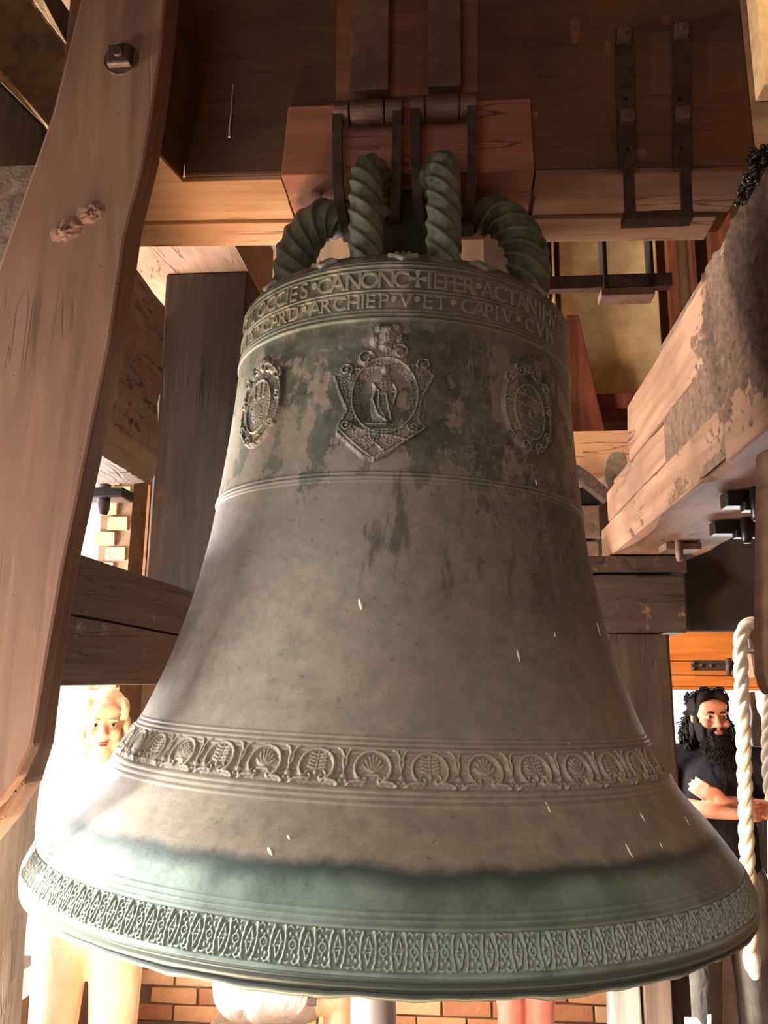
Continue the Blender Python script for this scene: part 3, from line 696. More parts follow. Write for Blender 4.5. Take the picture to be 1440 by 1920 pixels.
# chips and pale scars
for (x, y, w_, h_) in ((1078, 55, 22, 66), (1139, 90, 16, 36), (1248, 38, 22, 26), (1003, 215, 14, 18), (1200, 288, 30, 20)):
    c = hs(x, y); bm = bmesh.new(); n = 14
    ring = [bm.verts.new(c + Vector((math.cos(t) * w_ / 2 * .00104 * (1 + .35 * noise.noise(Vector((math.cos(t) * 2, math.sin(t) * 2, x)))), -.001, math.sin(t) * h_ / 2 * .00108 * (1 + .3 * noise.noise(Vector((math.cos(t) * 2, math.sin(t) * 2, y))))))) for t in np.linspace(0, 2 * math.pi, n, endpoint=False)]
    cc = bm.verts.new(c + Vector((0, -.0016, 0)))
    for i in range(n): bm.faces.new((cc, ring[i], ring[(i + 1) % n]))
    part('wood_chip', bm, M_pack, head)
bm = ntube([hs(437, 158, YH - .001), hs(434, 205, YH - .0012), hs(430, 240, YH - .0015), hs(430, 258, YH - .001)], [.0006, .0012, .0018, .003], 6)
tag(part('dropping', bm, M_bird, head), 'white dried drip on the dark face')

# vertical iron bars and shackles at the crown
for k, (x0, x1, lab) in enumerate(((657, 729, 'wide flat iron bar on the headstock above the left shackle'), (803, 864, 'wide flat iron bar on the headstock above the right shackle'))):
    p, q = hs(x0, 100, YH - .04), hs(x1, 100, YH - .04)
    tag(obj('iron_bar', nbox((p.x, YH - .045, zb - .006), (q.x, YH - .0145, zt - .02), .004), M_ironb), lab, 'bar', 'flat iron bars above the shackles')
for k, (x0, x1, xm0, xm1, lab) in enumerate(((625, 757, 657, 722, 'left iron shackle strap around the bell loop'), (768, 896, 798, 862, 'right iron shackle strap around the bell loop'))):
    yk = YH - .045; zk = hs(690, 213, yk).z - (.0 if k == 0 else -.003)
    xx = [hs(v, 210, yk).x for v in (x0, xm0, xm1, x1)]
    t = thing('shackle_strap', lab, 'shackle', (xx[0], yk, zk - .24), (0, 0, 0), 'shackle straps at the bell crown')
    for i in range(3):
        part('knuckle', ntube([(xx[i] + .0015, yk, zk), (xx[i] + .004, yk, zk), (xx[i + 1] - .004, yk, zk), (xx[i + 1] - .0015, yk, zk)], [.024, .0265, .0265, .024], 22), M_ironb, t, False)
    for i, sgn in ((0, 1), (2, -1)):
        xa0, xa1 = xx[i] + .002, xx[i + 1] - .002
        # side link: flat bar falling from the knuckle, bending back under the loop
        path = [Vector((0, yk - .014, zk)), Vector((0, yk - .012, zk - .09)), Vector((0, yk + .0, zk - .17)), Vector((0, yk + .03, zk - .205)), Vector((0, yk + .10, zk - .225))]
        path = smoothpath(path, 6); bm = bmesh.new(); rows = []
        for ii, pnt in enumerate(path):
            tt = ii / (len(path) - 1); sh_ = sgn * .012 * tt ** 2
            w0, w1 = (xa0 + sh_, xa1 + sh_) if True else 0
            if i == 0: w1 = xa0 + sh_ + .020
            else: w0 = xa1 + sh_ - .020
            d = Vector((0, .009, .003 if tt < .6 else .009))
            rows.append([bm.verts.new(Vector((w0, pnt.y, pnt.z)) - d), bm.verts.new(Vector((w1, pnt.y, pnt.z)) - d), bm.verts.new(Vector((w1, pnt.y, pnt.z)) + d), bm.verts.new(Vector((w0, pnt.y, pnt.z)) + d)])
        for ii in range(len(rows) - 1):
            for kk in range(4): bm.faces.new((rows[ii][kk], rows[ii][(kk + 1) % 4], rows[ii + 1][(kk + 1) % 4], rows[ii + 1][kk]))
        bm.faces.new(rows[0][::-1]); bm.faces.new(rows[-1])
        part('side_link', bm, M_iron, t)
    part('cross_link', nbox((xx[0] + .01, yk + .06, zk - .235), (xx[3] - .01, yk + .11, zk - .215), .004), M_iron, t)

# U bolt strap on the right of the headstock
ub = thing('stirrup_strap', 'long iron U strap with square nuts on the right of the headstock', 'strap', tuple(hs(1230, 420)))
yf = YH - .011
def leg(pts, w=.036):
    bm = bmesh.new(); rows = []
    for (x, y, Y_) in pts:
        c = at(x, y, Y=Y_); rows.append([bm.verts.new(c + Vector((s1 * w / 2, s2 * .006, 0))) for s1, s2 in ((-1, -1), (1, -1), (1, 1), (-1, 1))])
    for i in range(len(rows) - 1):
        for k in range(4): bm.faces.new((rows[i][k], rows[i][(k + 1) % 4], rows[i + 1][(k + 1) % 4], rows[i + 1][k]))
    bm.faces.new(rows[0][::-1]); bm.faces.new(rows[-1])
    return bm
part('strap_leg', leg([(1169, 58, YH - .006), (1172, 180, YH - .006), (1176, 290, YH - .006), (1178, 318, YH - .006)]), M_iron, ub)
part('strap_leg', leg([(1275, 46, YH - .006), (1277, 180, YH - .006), (1279, 290, YH - .006), (1280, 318, YH - .006)]), M_iron, ub)
part('strap_leg', leg([(1178, 296, YH - .012), (1180, 360, YH - .012), (1182, 410, YH - .012)], .021), M_iron, ub)
part('strap_leg', leg([(1283, 296, YH - .012), (1286, 360, YH - .012), (1288, 405, YH - .012)], .021), M_iron, ub)
p, q = at(1168, 418, Y=YH - .012), at(1298, 404, Y=YH - .012)
part('strap_bow', nbox((p.x, YH - .024, p.z), (q.x, YH + .012, q.z + .008), .003), M_iron, ub)
for (x, y) in ((1169, 72), (1276, 62), (1175, 224), (1278, 219)):
    c = at(x, y, Y=YH - .012); nt = part('square_nut', nbox(c + Vector((-.014, -.016, -.014)), c + Vector((.014, .004, .014)), .002), M_ironb, ub)
    part('bolt_end', ntube([c + Vector((0, -.015, 0)), c + Vector((0, -.022, 0))], .006, 10), M_ironb, nt)
for (x, y) in ((1173, 186), (1275, 186), (1177, 280), (1278, 278)):
    c = at(x, y, Y=YH - .0125); part('bolt_hole', ntube([c, c + Vector((0, -.0008, 0))], .0045, 10), M_black, ub)

# hanging stirrup and flat bar behind the headstock
YS = 2.02
p, q = at(985, 519, Y=YS), at(1262, 535, Y=YS)
tag(obj('flat_bar', nbox((p.x, YS, q.z), (q.x, YS + .03, p.z), .003), M_iron), 'dark horizontal iron bar behind the bell shoulder at right', 'bar')
stp = thing('iron_stirrup', 'square iron stirrup hanging below the headstock around the dark bar', 'stirrup', tuple(at(1176, 548, Y=YS)))
for (x0, x1) in ((1127, 1141), (1215, 1229)):
    p, q = at(x0, 420, Y=YS - .014), at(x1, 538, Y=YS - .014); part('stirrup_leg', nbox((p.x, YS - .014, q.z), (q.x, YS + .044, p.z), .003), M_black, stp)
p, q = at(1127, 540, Y=YS - .014), at(1229, 551, Y=YS - .014); part('stirrup_bow', nbox((p.x, YS - .014, q.z), (q.x, YS + .044, p.z), .003), M_ironb, stp)
# ------------------------------------------------------------------ bell
BP = Vector((-0.14241, 1.72612, 1.30319))
bell = thing('bell', 'giant green-brown bronze bell with raised inscription, medallions and ornamental friezes', 'bell', tuple(BP), (0, TILT, 0))
BM = Matrix.Translation(BP) @ Matrix.Rotation(TILT, 4, 'Y'); BMi = BM.inverted()
_K = [(-.028, .640), (-.0265, .655), (-.020, .6665), (-.008, .6705), (.004, .667), (.020, .6595), (.045, .6480), (.056, .643), (.080, .626), (.104, .607), (.120, .594), (.148, .5655), (.190, .533), (.2475, .4985), (.2894, .4795), (.345, .4575), (.3766, .4465), (.44, .4275), (.4884, .4145), (.55, .4015), (.60, .3915), (.65, .3845), (.7041, .3785), (.75, .3735), (.8167, .3665), (.90, .360), (.97, .3565), (1.02, .355), (1.084, .3525), (1.096, .348), (1.108, .338), (1.120, .322), (1.130, .300), (1.138, .268), (1.145, .22), (1.150, .15), (1.152, .001)]
KH = np.array([k[0] for k in _K]); KR = np.array([k[1] for k in _K])
BEADS = [(.0515, .0022, .0028), (.0590, .0015, .0022), (.0055, .0022, .003), (.0000, .0014, .0022), (.0660, .0012, .002),
         (.1955, .0034, .0036), (.1880, .0030, .0032), (.1800, .0018, .0026), (.2440, .0024, .0028), (.2500, .0030, .003), (.2570, .0020, .0026), (.2640, .0014, .002),
         (.6795, .0034, .0032), (.6870, .0024, .0028), (.6735, .0014, .002),
         (.9760, .0036, .0034), (.9850, .0026, .003), (.9925, .0014, .002),
         (1.0310, .0026, .0026), (1.0245, .0022, .0024), (1.0715, .0026, .0026), (1.0800, .0030, .0030), (1.0875, .0022, .0024)]
def rad(h):
    h = np.asarray(h, float); r = np.interp(h, KH, KR)
    # light smoothing of the polyline
    r = (r + np.interp(h - .012, KH, KR) + np.interp(h + .012, KH, KR)) / 3 if np.all((h > -.02) & (h < 1.08)) else r
    return r
def radb(h):
    h = np.asarray(h, float); s = np.where((h > -.018) & (h < 1.075), (np.interp(h, KH, KR) + np.interp(h - .012, KH, KR) + np.interp(h + .012, KH, KR)) / 3, np.interp(h, KH, KR))
    return s
def rbead(h):
    r = radb(h)
    for (hb, a, w) in BEADS: r = r + a * np.exp(-np.abs((h - hb) / w) ** 3)
    return r
hh = np.concatenate([np.linspace(-.028, 1.104, 620), 1.104 + (1.152 - 1.104) * (1 - np.cos(np.linspace(0, 1, 26) * math.pi / 2))[1:]])
extra = np.concatenate([np.linspace(b[0] - b[2] * 1.6, b[0] + b[2] * 1.6, 9) for b in BEADS]); hh = np.unique(np.round(np.concatenate([hh, extra]), 6))
hh = hh[np.concatenate([[True], np.diff(hh) > 3e-4])]
outer = [(float(rbead(h)), float(h)) for h in hh]; outer[-1] = (.002, 1.152)
inner = [(.600, -.028), (.585, -.02), (.575, .02), (.55, .07), (.51, .13), (.46, .2), (.42, .3), (.37, .45), (.34, .6), (.32, .8), (.31, 1.0), (.29, 1.06), (.2, 1.09), (.002, 1.1)]
def lathe(prof, ns):
    th = np.linspace(0, 2 * np.pi, ns, endpoint=False); n = len(prof)
    pr = np.array(prof); V = np.stack([np.outer(pr[:, 0], np.sin(th)), -np.outer(pr[:, 0], np.cos(th)), np.repeat(pr[:, 1:2], ns, 1)], -1).reshape(-1, 3)
    # cast unevenness
    idx = np.arange(n * ns).reshape(n, ns); a = idx[:-1]; b = idx[1:]
    F = np.stack([a, np.roll(a, -1, 1), np.roll(b, -1, 1), b], -1).reshape(-1, 4)
    return V, F
prof = inner[::-1] + outer
V, F = lathe(prof, 288)
ang = np.arctan2(V[:, 0], -V[:, 1])
lipw = np.exp(-((V[:, 2] + .028) / .012) ** 2)
V[:, 2] += lipw * (.0012 * np.sin(ang * 9) + .0012 * np.sin(ang * 23 + 1) + .001 * np.sin(ang * 41) + .0008 * np.sin(ang * 77))
me = bpy.data.meshes.new('bell_body'); me.from_pydata(V.tolist(), [], F.tolist()); me.polygons.foreach_set('use_smooth', [True] * len(me.polygons)); me.update()
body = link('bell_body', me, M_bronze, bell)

def spos(th, h, off=0.0):
    """numpy: local point on the bell face, lifted by off"""
    th, h, off = np.broadcast_arrays(np.asarray(th, float), np.asarray(h, float), np.asarray(off, float))
    r = radb(h); e = 2e-3; dr = (radb(h + e) - radb(h - e)) / (2 * e); L = np.sqrt(1 + dr * dr)
    rr = r + off / L; z = h - off * dr / L
    return np.stack([rr * np.sin(th), -rr * np.cos(th), z], -1)
def hit(x, y):
    """where a line of sight meets the bell: (theta, h)"""
    o = BMi @ Vector((0, 0, CZ)); d = (BMi.to_3x3() @ Vector(ray(x, y))).normalized()
    ts = np.linspace(.6, 2.4, 3600); P = np.array(o)[None] + ts[:, None] * np.array(d)[None]
    ins = (np.hypot(P[:, 0], P[:, 1]) < np.interp(P[:, 2], KH, KR)) & (P[:, 2] > -.03) & (P[:, 2] < 1.15)
    i = int(np.argmax(ins)) if ins.any() else int(np.argmin(np.abs(np.hypot(P[:, 0], P[:, 1]) - np.interp(P[:, 2], KH, KR))))
    return math.atan2(P[i, 0], -P[i, 1]), float(P[i, 2])
def patch(name, th0, th1, h0, h1, nu, nv, f, mat, parent, base=0.0):
    """relief panel on the bell face: f(S, T) height in metres, S arc metres from centre, T metres from mid height"""
    th = np.linspace(th0, th1, nu); h = np.linspace(h0, h1, nv); TH, H = np.meshgrid(th, h)
    rm = float(radb((h0 + h1) / 2)); S = (TH - (th0 + th1) / 2) * rm; T = H - (h0 + h1) / 2
    Z = f(S, T) + base
    P = spos(TH, H, Z).reshape(-1, 3); idx = np.arange(nu * nv).reshape(nv, nu)
    F = np.stack([idx[:-1, :-1], idx[:-1, 1:], idx[1:, 1:], idx[1:, :-1]], -1).reshape(-1, 4)
    me = bpy.data.meshes.new(name); me.from_pydata(P.tolist(), [], F.tolist()); me.polygons.foreach_set('use_smooth', [True] * len(me.polygons)); me.update()
    return link(name, me, mat, parent)
def stroke(S, T, pts, w, a, p=2.0, round_=False):
    D = np.full(S.shape, 1e9)
    for (x0, y0), (x1, y1) in zip(pts[:-1], pts[1:]):
        dx, dy = x1 - x0, y1 - y0; L2 = dx * dx + dy * dy + 1e-12
        t = np.clip(((S - x0) * dx + (T - y0) * dy) / L2, 0, 1)
        D = np.minimum(D, np.hypot(S - x0 - t * dx, T - y0 - t * dy))
    return a * np.exp(-(D / w) ** p)
def ell(S, T, cx, cy, rx, ry, a, p=4): return a * np.exp(-(np.hypot((S - cx) / rx, (T - cy) / ry)) ** p)
def ring(S, T, cx, cy, rx, ry, w, a):
    d = (np.hypot((S - cx) / rx, (T - cy) / ry) - 1) * min(rx, ry); return a * np.exp(-(d / w) ** 2)
def spiral(cx, cy, r0, turns, a0, sgn=1, n=22, k=.18):
    return [(cx + r0 * (1 - (1 - k) * i / n) * math.cos(a0 + sgn * turns * 2 * math.pi * i / n), cy + r0 * (1 - (1 - k) * i / n) * math.sin(a0 + sgn * turns * 2 * math.pi * i / n)) for i in range(n + 1)]

# lower frieze: rosettes between facing crescents
NL = 112; dth = 2 * math.pi / NL
def f_low(S, T):
    w = .0365; hz = .0205
    z = np.zeros(S.shape)
    z = np.maximum(z, ring(S, T, 0, 0, .0042, .0046, .0014, .0034)); z = np.maximum(z, ell(S, T, 0, 0, .0016, .0016, .0024))
    for sx in (-1, 1):
        arc = [(sx * (.0185 - .0085 * math.cos(t)), .0165 * math.sin(t)) for t in np.linspace(-1.35, 1.35, 12)]
        z = np.maximum(z, stroke(S, T, [(sx * .0135 - sx * .0045 * math.cos(t * 1.1) + 0, .0175 * t) for t in np.linspace(-1, 1, 11)], .0024, .0036))
        z = np.maximum(z, stroke(S, T, [(sx * .0182, .013), (sx * .0145, .002), (sx * .0145, -.002), (sx * .0182, -.013)], .0020, .0034))
        z = np.maximum(z, stroke(S, T, [(sx * .0130, .002), (sx * .0182, .002)], .0012, .0036)); z = np.maximum(z, stroke(S, T, [(sx * .0130, -.002), (sx * .0182, -.002)], .0012, .0036))
        for sy in (-1, 1):
            z = np.maximum(z, ell(S, T, sx * .0042, sy * .0105, .0024, .0030, .0028)); z = np.maximum(z, stroke(S, T, [(sx * .009, sy * .017), (sx * .0045, sy * .0185), (sx * .002, sy * .0165)], .0016, .003))
    for sy in (-1, 1): z = np.maximum(z, ell(S, T, 0, sy * .0075, .0018, .0028, .0026))
    return z + .0006 * np.sin(S * 900) * np.sin(T * 700)
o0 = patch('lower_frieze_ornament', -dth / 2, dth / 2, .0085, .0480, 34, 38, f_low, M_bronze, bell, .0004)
for k in range(NL):
    a_ = (k + .35) * dth
    if k == 0: o0.rotation_euler.z = a_; continue
    c = o0.copy(); C.objects.link(c); c.rotation_euler.z = a_

# upper frieze: palmettes in horseshoe frames with tulips between
NU = 40; dtu = 2 * math.pi / NU
def f_up(kind):
    def f(S, T):
        z = np.zeros(S.shape)
        hs_ = [(.0255 * math.cos(t) * (1 if abs(math.sin(t)) < .99 else 1), .0215 * math.sin(t)) for t in np.linspace(-.9, math.pi + .9, 26)]
        hs_ = [(-.034, -.0225), (-.029, -.019)] + hs_[::-1] + [(.029, -.019), (.034, -.0225)]
        z = np.maximum(z, stroke(S, T, hs_, .0030, .0050, 2.4))
        if kind == 0:
            for sx in (-1, 1):
                for j in range(5): z = np.maximum(z, stroke(S, T, [(sx * .0035, -.004 + j * .0046), (sx * .0125, -.0015 + j * .0044)], .0017, .0040))
                z = np.maximum(z, stroke(S, T, spiral(sx * .0095, -.0135, .0068, .95, 1.2 if sx > 0 else 1.94, -sx), .0019, .0044))
            z = np.maximum(z, stroke(S, T, [(0, -.006), (0, .019)], .0016, .0036)); z = np.maximum(z, ell(S, T, 0, -.009, .003, .004, .0046))
        else:
            for a_ in (-1.15, -.75, -.35, 0, .35, .75, 1.15):
                z = np.maximum(z, stroke(S, T, [(0, -.007), (.0105 * math.sin(a_), -.006 + .012 * math.cos(a_)), (.0155 * math.sin(a_), -.005 + .020 * math.cos(a_))], .0022, .0040))
            for sx in (-1, 1): z = np.maximum(z, stroke(S, T, spiral(sx * .0115, -.0145, .0060, 1.0, .6 if sx > 0 else 2.5, -sx), .0018, .0044))
            z = np.maximum(z, stroke(S, T, [(-.009, -.009), (.009, -.009)], .0022, .0036))
        for sx in (-1, 1):
            X = sx * .0415
            z = np.maximum(z, stroke(S, T, [(sx * .0415, -.006), (sx * .0375, .006), (sx * .0385, .014), (sx * .034, .022), (sx * .030, .0235)], .0026, .0048))
            z = np.maximum(z, ell(S, T, X, -.011, .006, .0045, .0042)); z = np.maximum(z, ell(S, T, sx * .0365, -.018, .0032, .0034, .0042)); z = np.maximum(z, ell(S, T, X, -.0195, .003, .003, .004))
        return z + .0005 * np.sin(S * 700 + 1) * np.sin(T * 900)
    return f
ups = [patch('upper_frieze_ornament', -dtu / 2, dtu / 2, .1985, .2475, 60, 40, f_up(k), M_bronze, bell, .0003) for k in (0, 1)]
th_c = hit(592, 1450)[0]
for k in range(NU):
    a_ = th_c + k * dtu; src = ups[k % 2]
    if k < 2: src.rotation_euler.z = a_; continue
    c = src.copy(); C.objects.link(c); c.rotation_euler.z = a_

# medallions
def cartouche(S, T):
    """central coat: oval field in scrolled frame with cherub head above and pointed foot"""
    z = np.zeros(S.shape); u = .00081
    def P(x, y): return ((x - 722) * u * 1.17, (738 - y) * u * 1.16)
    fld = ell(S, T, *P(722, 742), .075, .085, .0035, 8); z = np.maximum(z, fld)
    body_ = [P(660, 690), P(625, 700), P(640, 740), P(655, 770), P(640, 800), P(640, 815), P(690, 862), P(708, 868), P(725, 860), P(795, 803), P(783, 790), P(788, 745), P(810, 700), P(785, 680)]
    # raised shield ground
    inside = np.zeros(S.shape, bool); n = len(body_)
    for i in range(n):
        (x0, y0), (x1, y1) = body_[i], body_[(i + 1) % n]
        cnd = ((y0 > T) != (y1 > T)); xi = (x1 - x0) * (T - y0) / (y1 - y0 + 1e-12) + x0; inside ^= cnd & (S < xi)
    dd = stroke(S, T, body_ + body_[:1], .0040, 1.0)
    z = np.where(inside, np.maximum(z, .0036), z); z = np.maximum(z, dd * .0058)
    z = np.maximum(z, ring(S, T, *P(722, 742),   .0570, .0700, .0022, .0075))
    z = z - .0030 * ell(S, T, *P(722, 742), .053, .064, 1.0, 8)
    for (x, y, r, s, a0) in ((684, 668, .015, 1, .3), (748, 656, .015, -1, 2.4), (647, 690, .0125, 1, -.8), (792, 680, .0125, -1, 3.6), (655, 800, .010, -1, .3), (775, 805, .010, 1, 2.6)):
        cx, cy = P(x, y); z = np.maximum(z, stroke(S, T, spiral(cx, cy, r, 1.4, a0, s, 30, .15), .0026, .0085)); z = np.maximum(z, ell(S, T, cx, cy, r * 1.1, r * 1.1, .005))
    for (x, y, rx, ry, a) in ((722, 622, .020, .019, .010), (722, 612, .013, .011, .013), (700, 630, .010, .012, .008), (748, 630, .011, .012, .008), (722, 645, .012, .009, .009), (708, 608, .009, .010, .009), (738, 606, .010, .010, .010)):
        z = np.maximum(z, ell(S, T, *P(x, y), rx, ry, a, 3))
    # robed figure in the field
    z = np.maximum(z, ell(S, T, *P(722, 692), .0075, .0085, .0075, 3)); z = np.maximum(z, ell(S, T, *P(720, 728), .017, .024, .0065, 3)); z = np.maximum(z, ell(S, T, *P(720, 765), .019, .030, .0062, 3))
    for pts in ([P(706, 732), P(700, 750), P(712, 782), P(728, 794)], [P(712, 738), P(712, 765), P(726, 790)], [P(724, 740), P(730, 765), P(735, 790)], [P(738, 722), P(744, 735), P(738, 760)], [P(700, 720), P(716, 742), P(742, 736)]):
        z = np.maximum(z, stroke(S, T, pts, .0028, .0085))
    # foot: banners and mask
    for pts in ([P(668, 803), P(685, 812), P(745, 810), P(765, 803)], [P(690, 800), P(728, 800)], [P(640, 805), P(675, 840), P(708, 866), P(740, 848), P(795, 805)], [P(665, 830), P(695, 818), P(735, 822), P(765, 830)], [P(692, 850), P(708, 836), P(724, 850), P(742, 838)]):
        z = np.maximum(z, stroke(S, T, pts, .0026, .0068))
    nz = .0011 * np.sin(S * 620 + 3 * np.sin(T * 210)) * np.sin(T * 540 + 2 * np.sin(S * 260))
    return np.where(z > .0012, z + nz, z - .0012)
tc, hc = hit(722, 738)
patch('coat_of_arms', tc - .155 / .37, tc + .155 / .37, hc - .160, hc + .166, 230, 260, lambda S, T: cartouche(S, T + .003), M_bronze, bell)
def oval_med(seed, bars):
    def f(S, T):
        z = np.zeros(S.shape)
        z = np.maximum(z, ell(S, T, 0, 0, .064, .084, .0040, 10)); z = np.maximum(z, ring(S, T, 0, 0, .060, .080, .0040, .0075)); z = np.maximum(z, ring(S, T, 0, -.006, .038, .052, .0024, .0080))
        for sx in (-1, 1):
            for (x, y, r, a0) in ((.018, .072, .014, .5), (.046, .050, .011, 1.2), (.052, .006, .010, 2.0), (.045, -.048, .010, 3.0), (.018, -.074, .012, 4.0)):
                z = np.maximum(z, stroke(S, T, spiral(sx * x, y, r, 1.3, a0 if sx > 0 else math.pi - a0, -sx, 26, .15), .0024, .0088))
        for (x, y, rx, ry, a) in ((0, .082, .013, .012, .010), (0, .070, .007, .008, .012), (-.03, .062, .010, .010, .008), (.03, .062, .010, .010, .008)): z = np.maximum(z, ell(S, T, x, y, rx, ry, a, 3))
        if bars:
            for y in (.024, .004, -.018, -.038): z = np.maximum(z, stroke(S, T, [(-.028, y + .004), (.028, y - .006)], .0030, .0070))
            z = np.maximum(z, ring(S, T, .006, -.008, .008, .009, .0022, .0078))
        else:
            for x in (-.018, .0, .016): z = np.maximum(z, stroke(S, T, [(x, .040), (x * .8, .012)], .0034, .0072))
            z = np.maximum(z, ell(S, T, -.004, -.018, .022, .026, .0058, 4))
        nz = .0009 * np.sin(S * 640 + seed + 3 * np.sin(T * 230)) * np.sin(T * 560 + 2 * np.sin(S * 280))
        return np.where(z > .0012, z + nz, z - .0012)
    return f
tcr, hcr = hit(990, 768); tcl, hcl = hit(489, 758)
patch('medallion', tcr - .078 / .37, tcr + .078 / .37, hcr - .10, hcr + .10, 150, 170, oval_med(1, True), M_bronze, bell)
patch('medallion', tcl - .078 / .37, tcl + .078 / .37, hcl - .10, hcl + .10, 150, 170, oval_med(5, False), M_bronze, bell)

# leaves round the shoulder
def leaf3(S, T):
    z = np.zeros(S.shape)
    for a_, L in ((-1.0, .026), (-.5, .024), (0, .030), (.5, .024), (1.0, .026)):
        z = np.maximum(z, stroke(S, T, [(0, -.012), (L * .6 * math.sin(a_), -.012 + L * .6 * math.cos(a_)), (L * 1.15 * math.sin(a_), -.014 + L * math.cos(a_))], .0030, .0065))
    return np.where(z > .0012, z, z - .0015)
lf = patch('shoulder_leaf', -.035 / .34, .035 / .34, 1.0885, 1.128, 44, 30, lambda S, T: leaf3(S, T + .003), M_bronze_l, bell)
t0 = hit(755, 488)[0]
for k in range(14):
    a_ = t0 + k * 2 * math.pi / 14
    if k == 0: lf.rotation_euler.z = a_; continue
    c = lf.copy(); C.objects.link(c); c.rotation_euler.z = a_

# inscription: each letter its own raised piece, wrapped on the bell
ROW1 = [('G', 462), ('L', 477), ('O', 492), ('C', 510), ('C', 527), ('I', 540), ('E', 552), ('S', 572), ('·', 590), ('C', 609), ('A', 634), ('N', 664), ('O', 694), ('N', 725), ('C', 753), ('✠', 783), ('I', 806), ('E', 823), ('F', 842), ('E', 859), ('R', 881), ('·', 897), ('A', 914), ('C', 938), ('T', 960), ('A', 979), ('N', 997), ('I', 1012), ('M', 1025), ('V', 1037)]
ROW2 = [('I', 463), ('S', 474), ('·', 485), ('C', 500), ('A', 517), ('R', 532), ('D', 552), ('·', 571), ('A', 592), ('R', 613), ('C', 638), ('H', 664), ('I', 681), ('E', 696), ('P', 721), ('·', 739), ('V', 762), ('·', 782), ('E', 803), ('T', 827), ('·', 850), ('C', 876), ('A', 898), ('P', 917), ('I', 931), ('V', 951), ('·', 972), ('C', 993), ('V', 1013), ('M', 1030)]
gl = {}
def glyph(ch):
    if ch in gl: return gl[ch]
    if ch == '·':
        bm = bmesh.new(); bmesh.ops.create_circle(bm, cap_ends=True, segments=10, radius=.14, matrix=Matrix.Translation((0, .42, 0)))
        r = bmesh.ops.extrude_face_region(bm, geom=bm.faces[:]); bmesh.ops.translate(bm, verts=[v for v in r['geom'] if isinstance(v, bmesh.types.BMVert)], vec=(0, 0, .2))
    elif ch == '✠':
        bm = bmesh.new()
        for k in range(4):
            c, s = math.cos(k * math.pi / 2), math.sin(k * math.pi / 2); P = [(.03, .03), (.12, .38), (-.12, .38), (-.03, .03)]
            f = bm.faces.new([bm.verts.new((x * c - y * s, .38 + x * s + y * c, 0)) for x, y in P])
        r = bmesh.ops.extrude_face_region(bm, geom=bm.faces[:]); bmesh.ops.translate(bm, verts=[v for v in r['geom'] if isinstance(v, bmesh.types.BMVert)], vec=(0, 0, .2))
    else:
        cu = bpy.data.curves.new('glyph', 'FONT'); cu.body = ch; cu.size = 1.0; cu.extrude = .1; cu.bevel_depth = .022; cu.bevel_resolution = 1; cu.resolution_u = 5; cu.offset = -.012
        o = bpy.data.objects.new('glyph', cu); C.objects.link(o); dg = bpy.context.evaluated_depsgraph_get(); dg.update()
        me = bpy.data.meshes.new_from_object(o.evaluated_get(dg)); bpy.data.objects.remove(o)
        bm = bmesh.new(); bm.from_mesh(me); bpy.data.meshes.remove(me)
        xs_ = [v.co.x for v in bm.verts]; cx = (min(xs_) + max(xs_)) / 2
        for v in bm.verts: v.co.x -= cx; v.co.z += .1
    bmesh.ops.triangulate(bm, faces=[f for f in bm.faces if len(f.verts) > 4])
    for _ in range(1): bmesh.ops.subdivide_edges(bm, edges=[e for e in bm.edges if e.calc_length() > .25], cuts=2, use_grid_fill=True)
    VV = np.array([v.co[:] for v in bm.verts]); bm.verts.index_update(); FF = [[v.index for v in f.verts] for f in bm.faces]; bm.free()
    gl[ch] = (VV, FF); return gl[ch]
for row, hb, hgt, yref in ((ROW1, 1.0365, .0455, 528), (ROW2, .9975, .0385, 570)):
    for ch, x in row:
        # find theta with a line of sight at the row's height
        th = 0.0; lo_, hi_ = -1.4, 1.5
        for _ in range(40):
            mid = (lo_ + hi_) / 2; p = BM @ Vector(spos(mid, hb + hgt * .36).tolist()); q = np.linalg.inv(CM) @ (np.array(p) - np.array((0, 0, CZ))) 
            if 720 + FPX * q[0] / q[2] < x: lo_ = mid
            else: hi_ = mid
        VV, FF = glyph(ch); th = (lo_ + hi_) / 2
        P = spos(th + VV[:, 0] * hgt * .98 / .3565, hb + VV[:, 1] * hgt, VV[:, 2] * .013 - .0005)
        me = bpy.data.meshes.new('letter'); me.from_pydata(P.tolist(), [], FF); me.update()
        link('letter', me, M_bronze_l, bell)

# white streaks of droppings on the bell
for (x, y, l, w) in ((676, 1133, 20, 9), (972, 1230, 22, 6), (1026, 1512, 22, 6), (1005, 905, 10, 6), (1122, 1180, 26, 4), (1040, 1190, 10, 4), (1068, 1398, 14, 3), (1180, 1595, 26, 5), (1204, 1532, 16, 4), (1288, 1540, 18, 3), (506, 1596, 14, 8), (542, 1570, 8, 5), (1240, 1585, 10, 3), (1012, 848, 8, 6), (616, 1403, 12, 8)):
    pts = []
    for k in range(6):
        t = k / 5 - .5; th, h = hit(x + t * l * (.25 if y < 1300 else .55), y + t * l); pts.append(Vector(spos(th, h, .0004 - w * .00020).tolist()))
    rr = [w * .00036 * (.35 + .8 * math.sin(math.pi * (k + .6) / 6.2)) for k in range(6)]
    bm = ntube(pts, rr, 6); me = bpy.data.meshes.new('dropping'); bm.to_mesh(me); bm.free()
    tag(link('dropping', me, M_bird, bell), 'white dried streak')

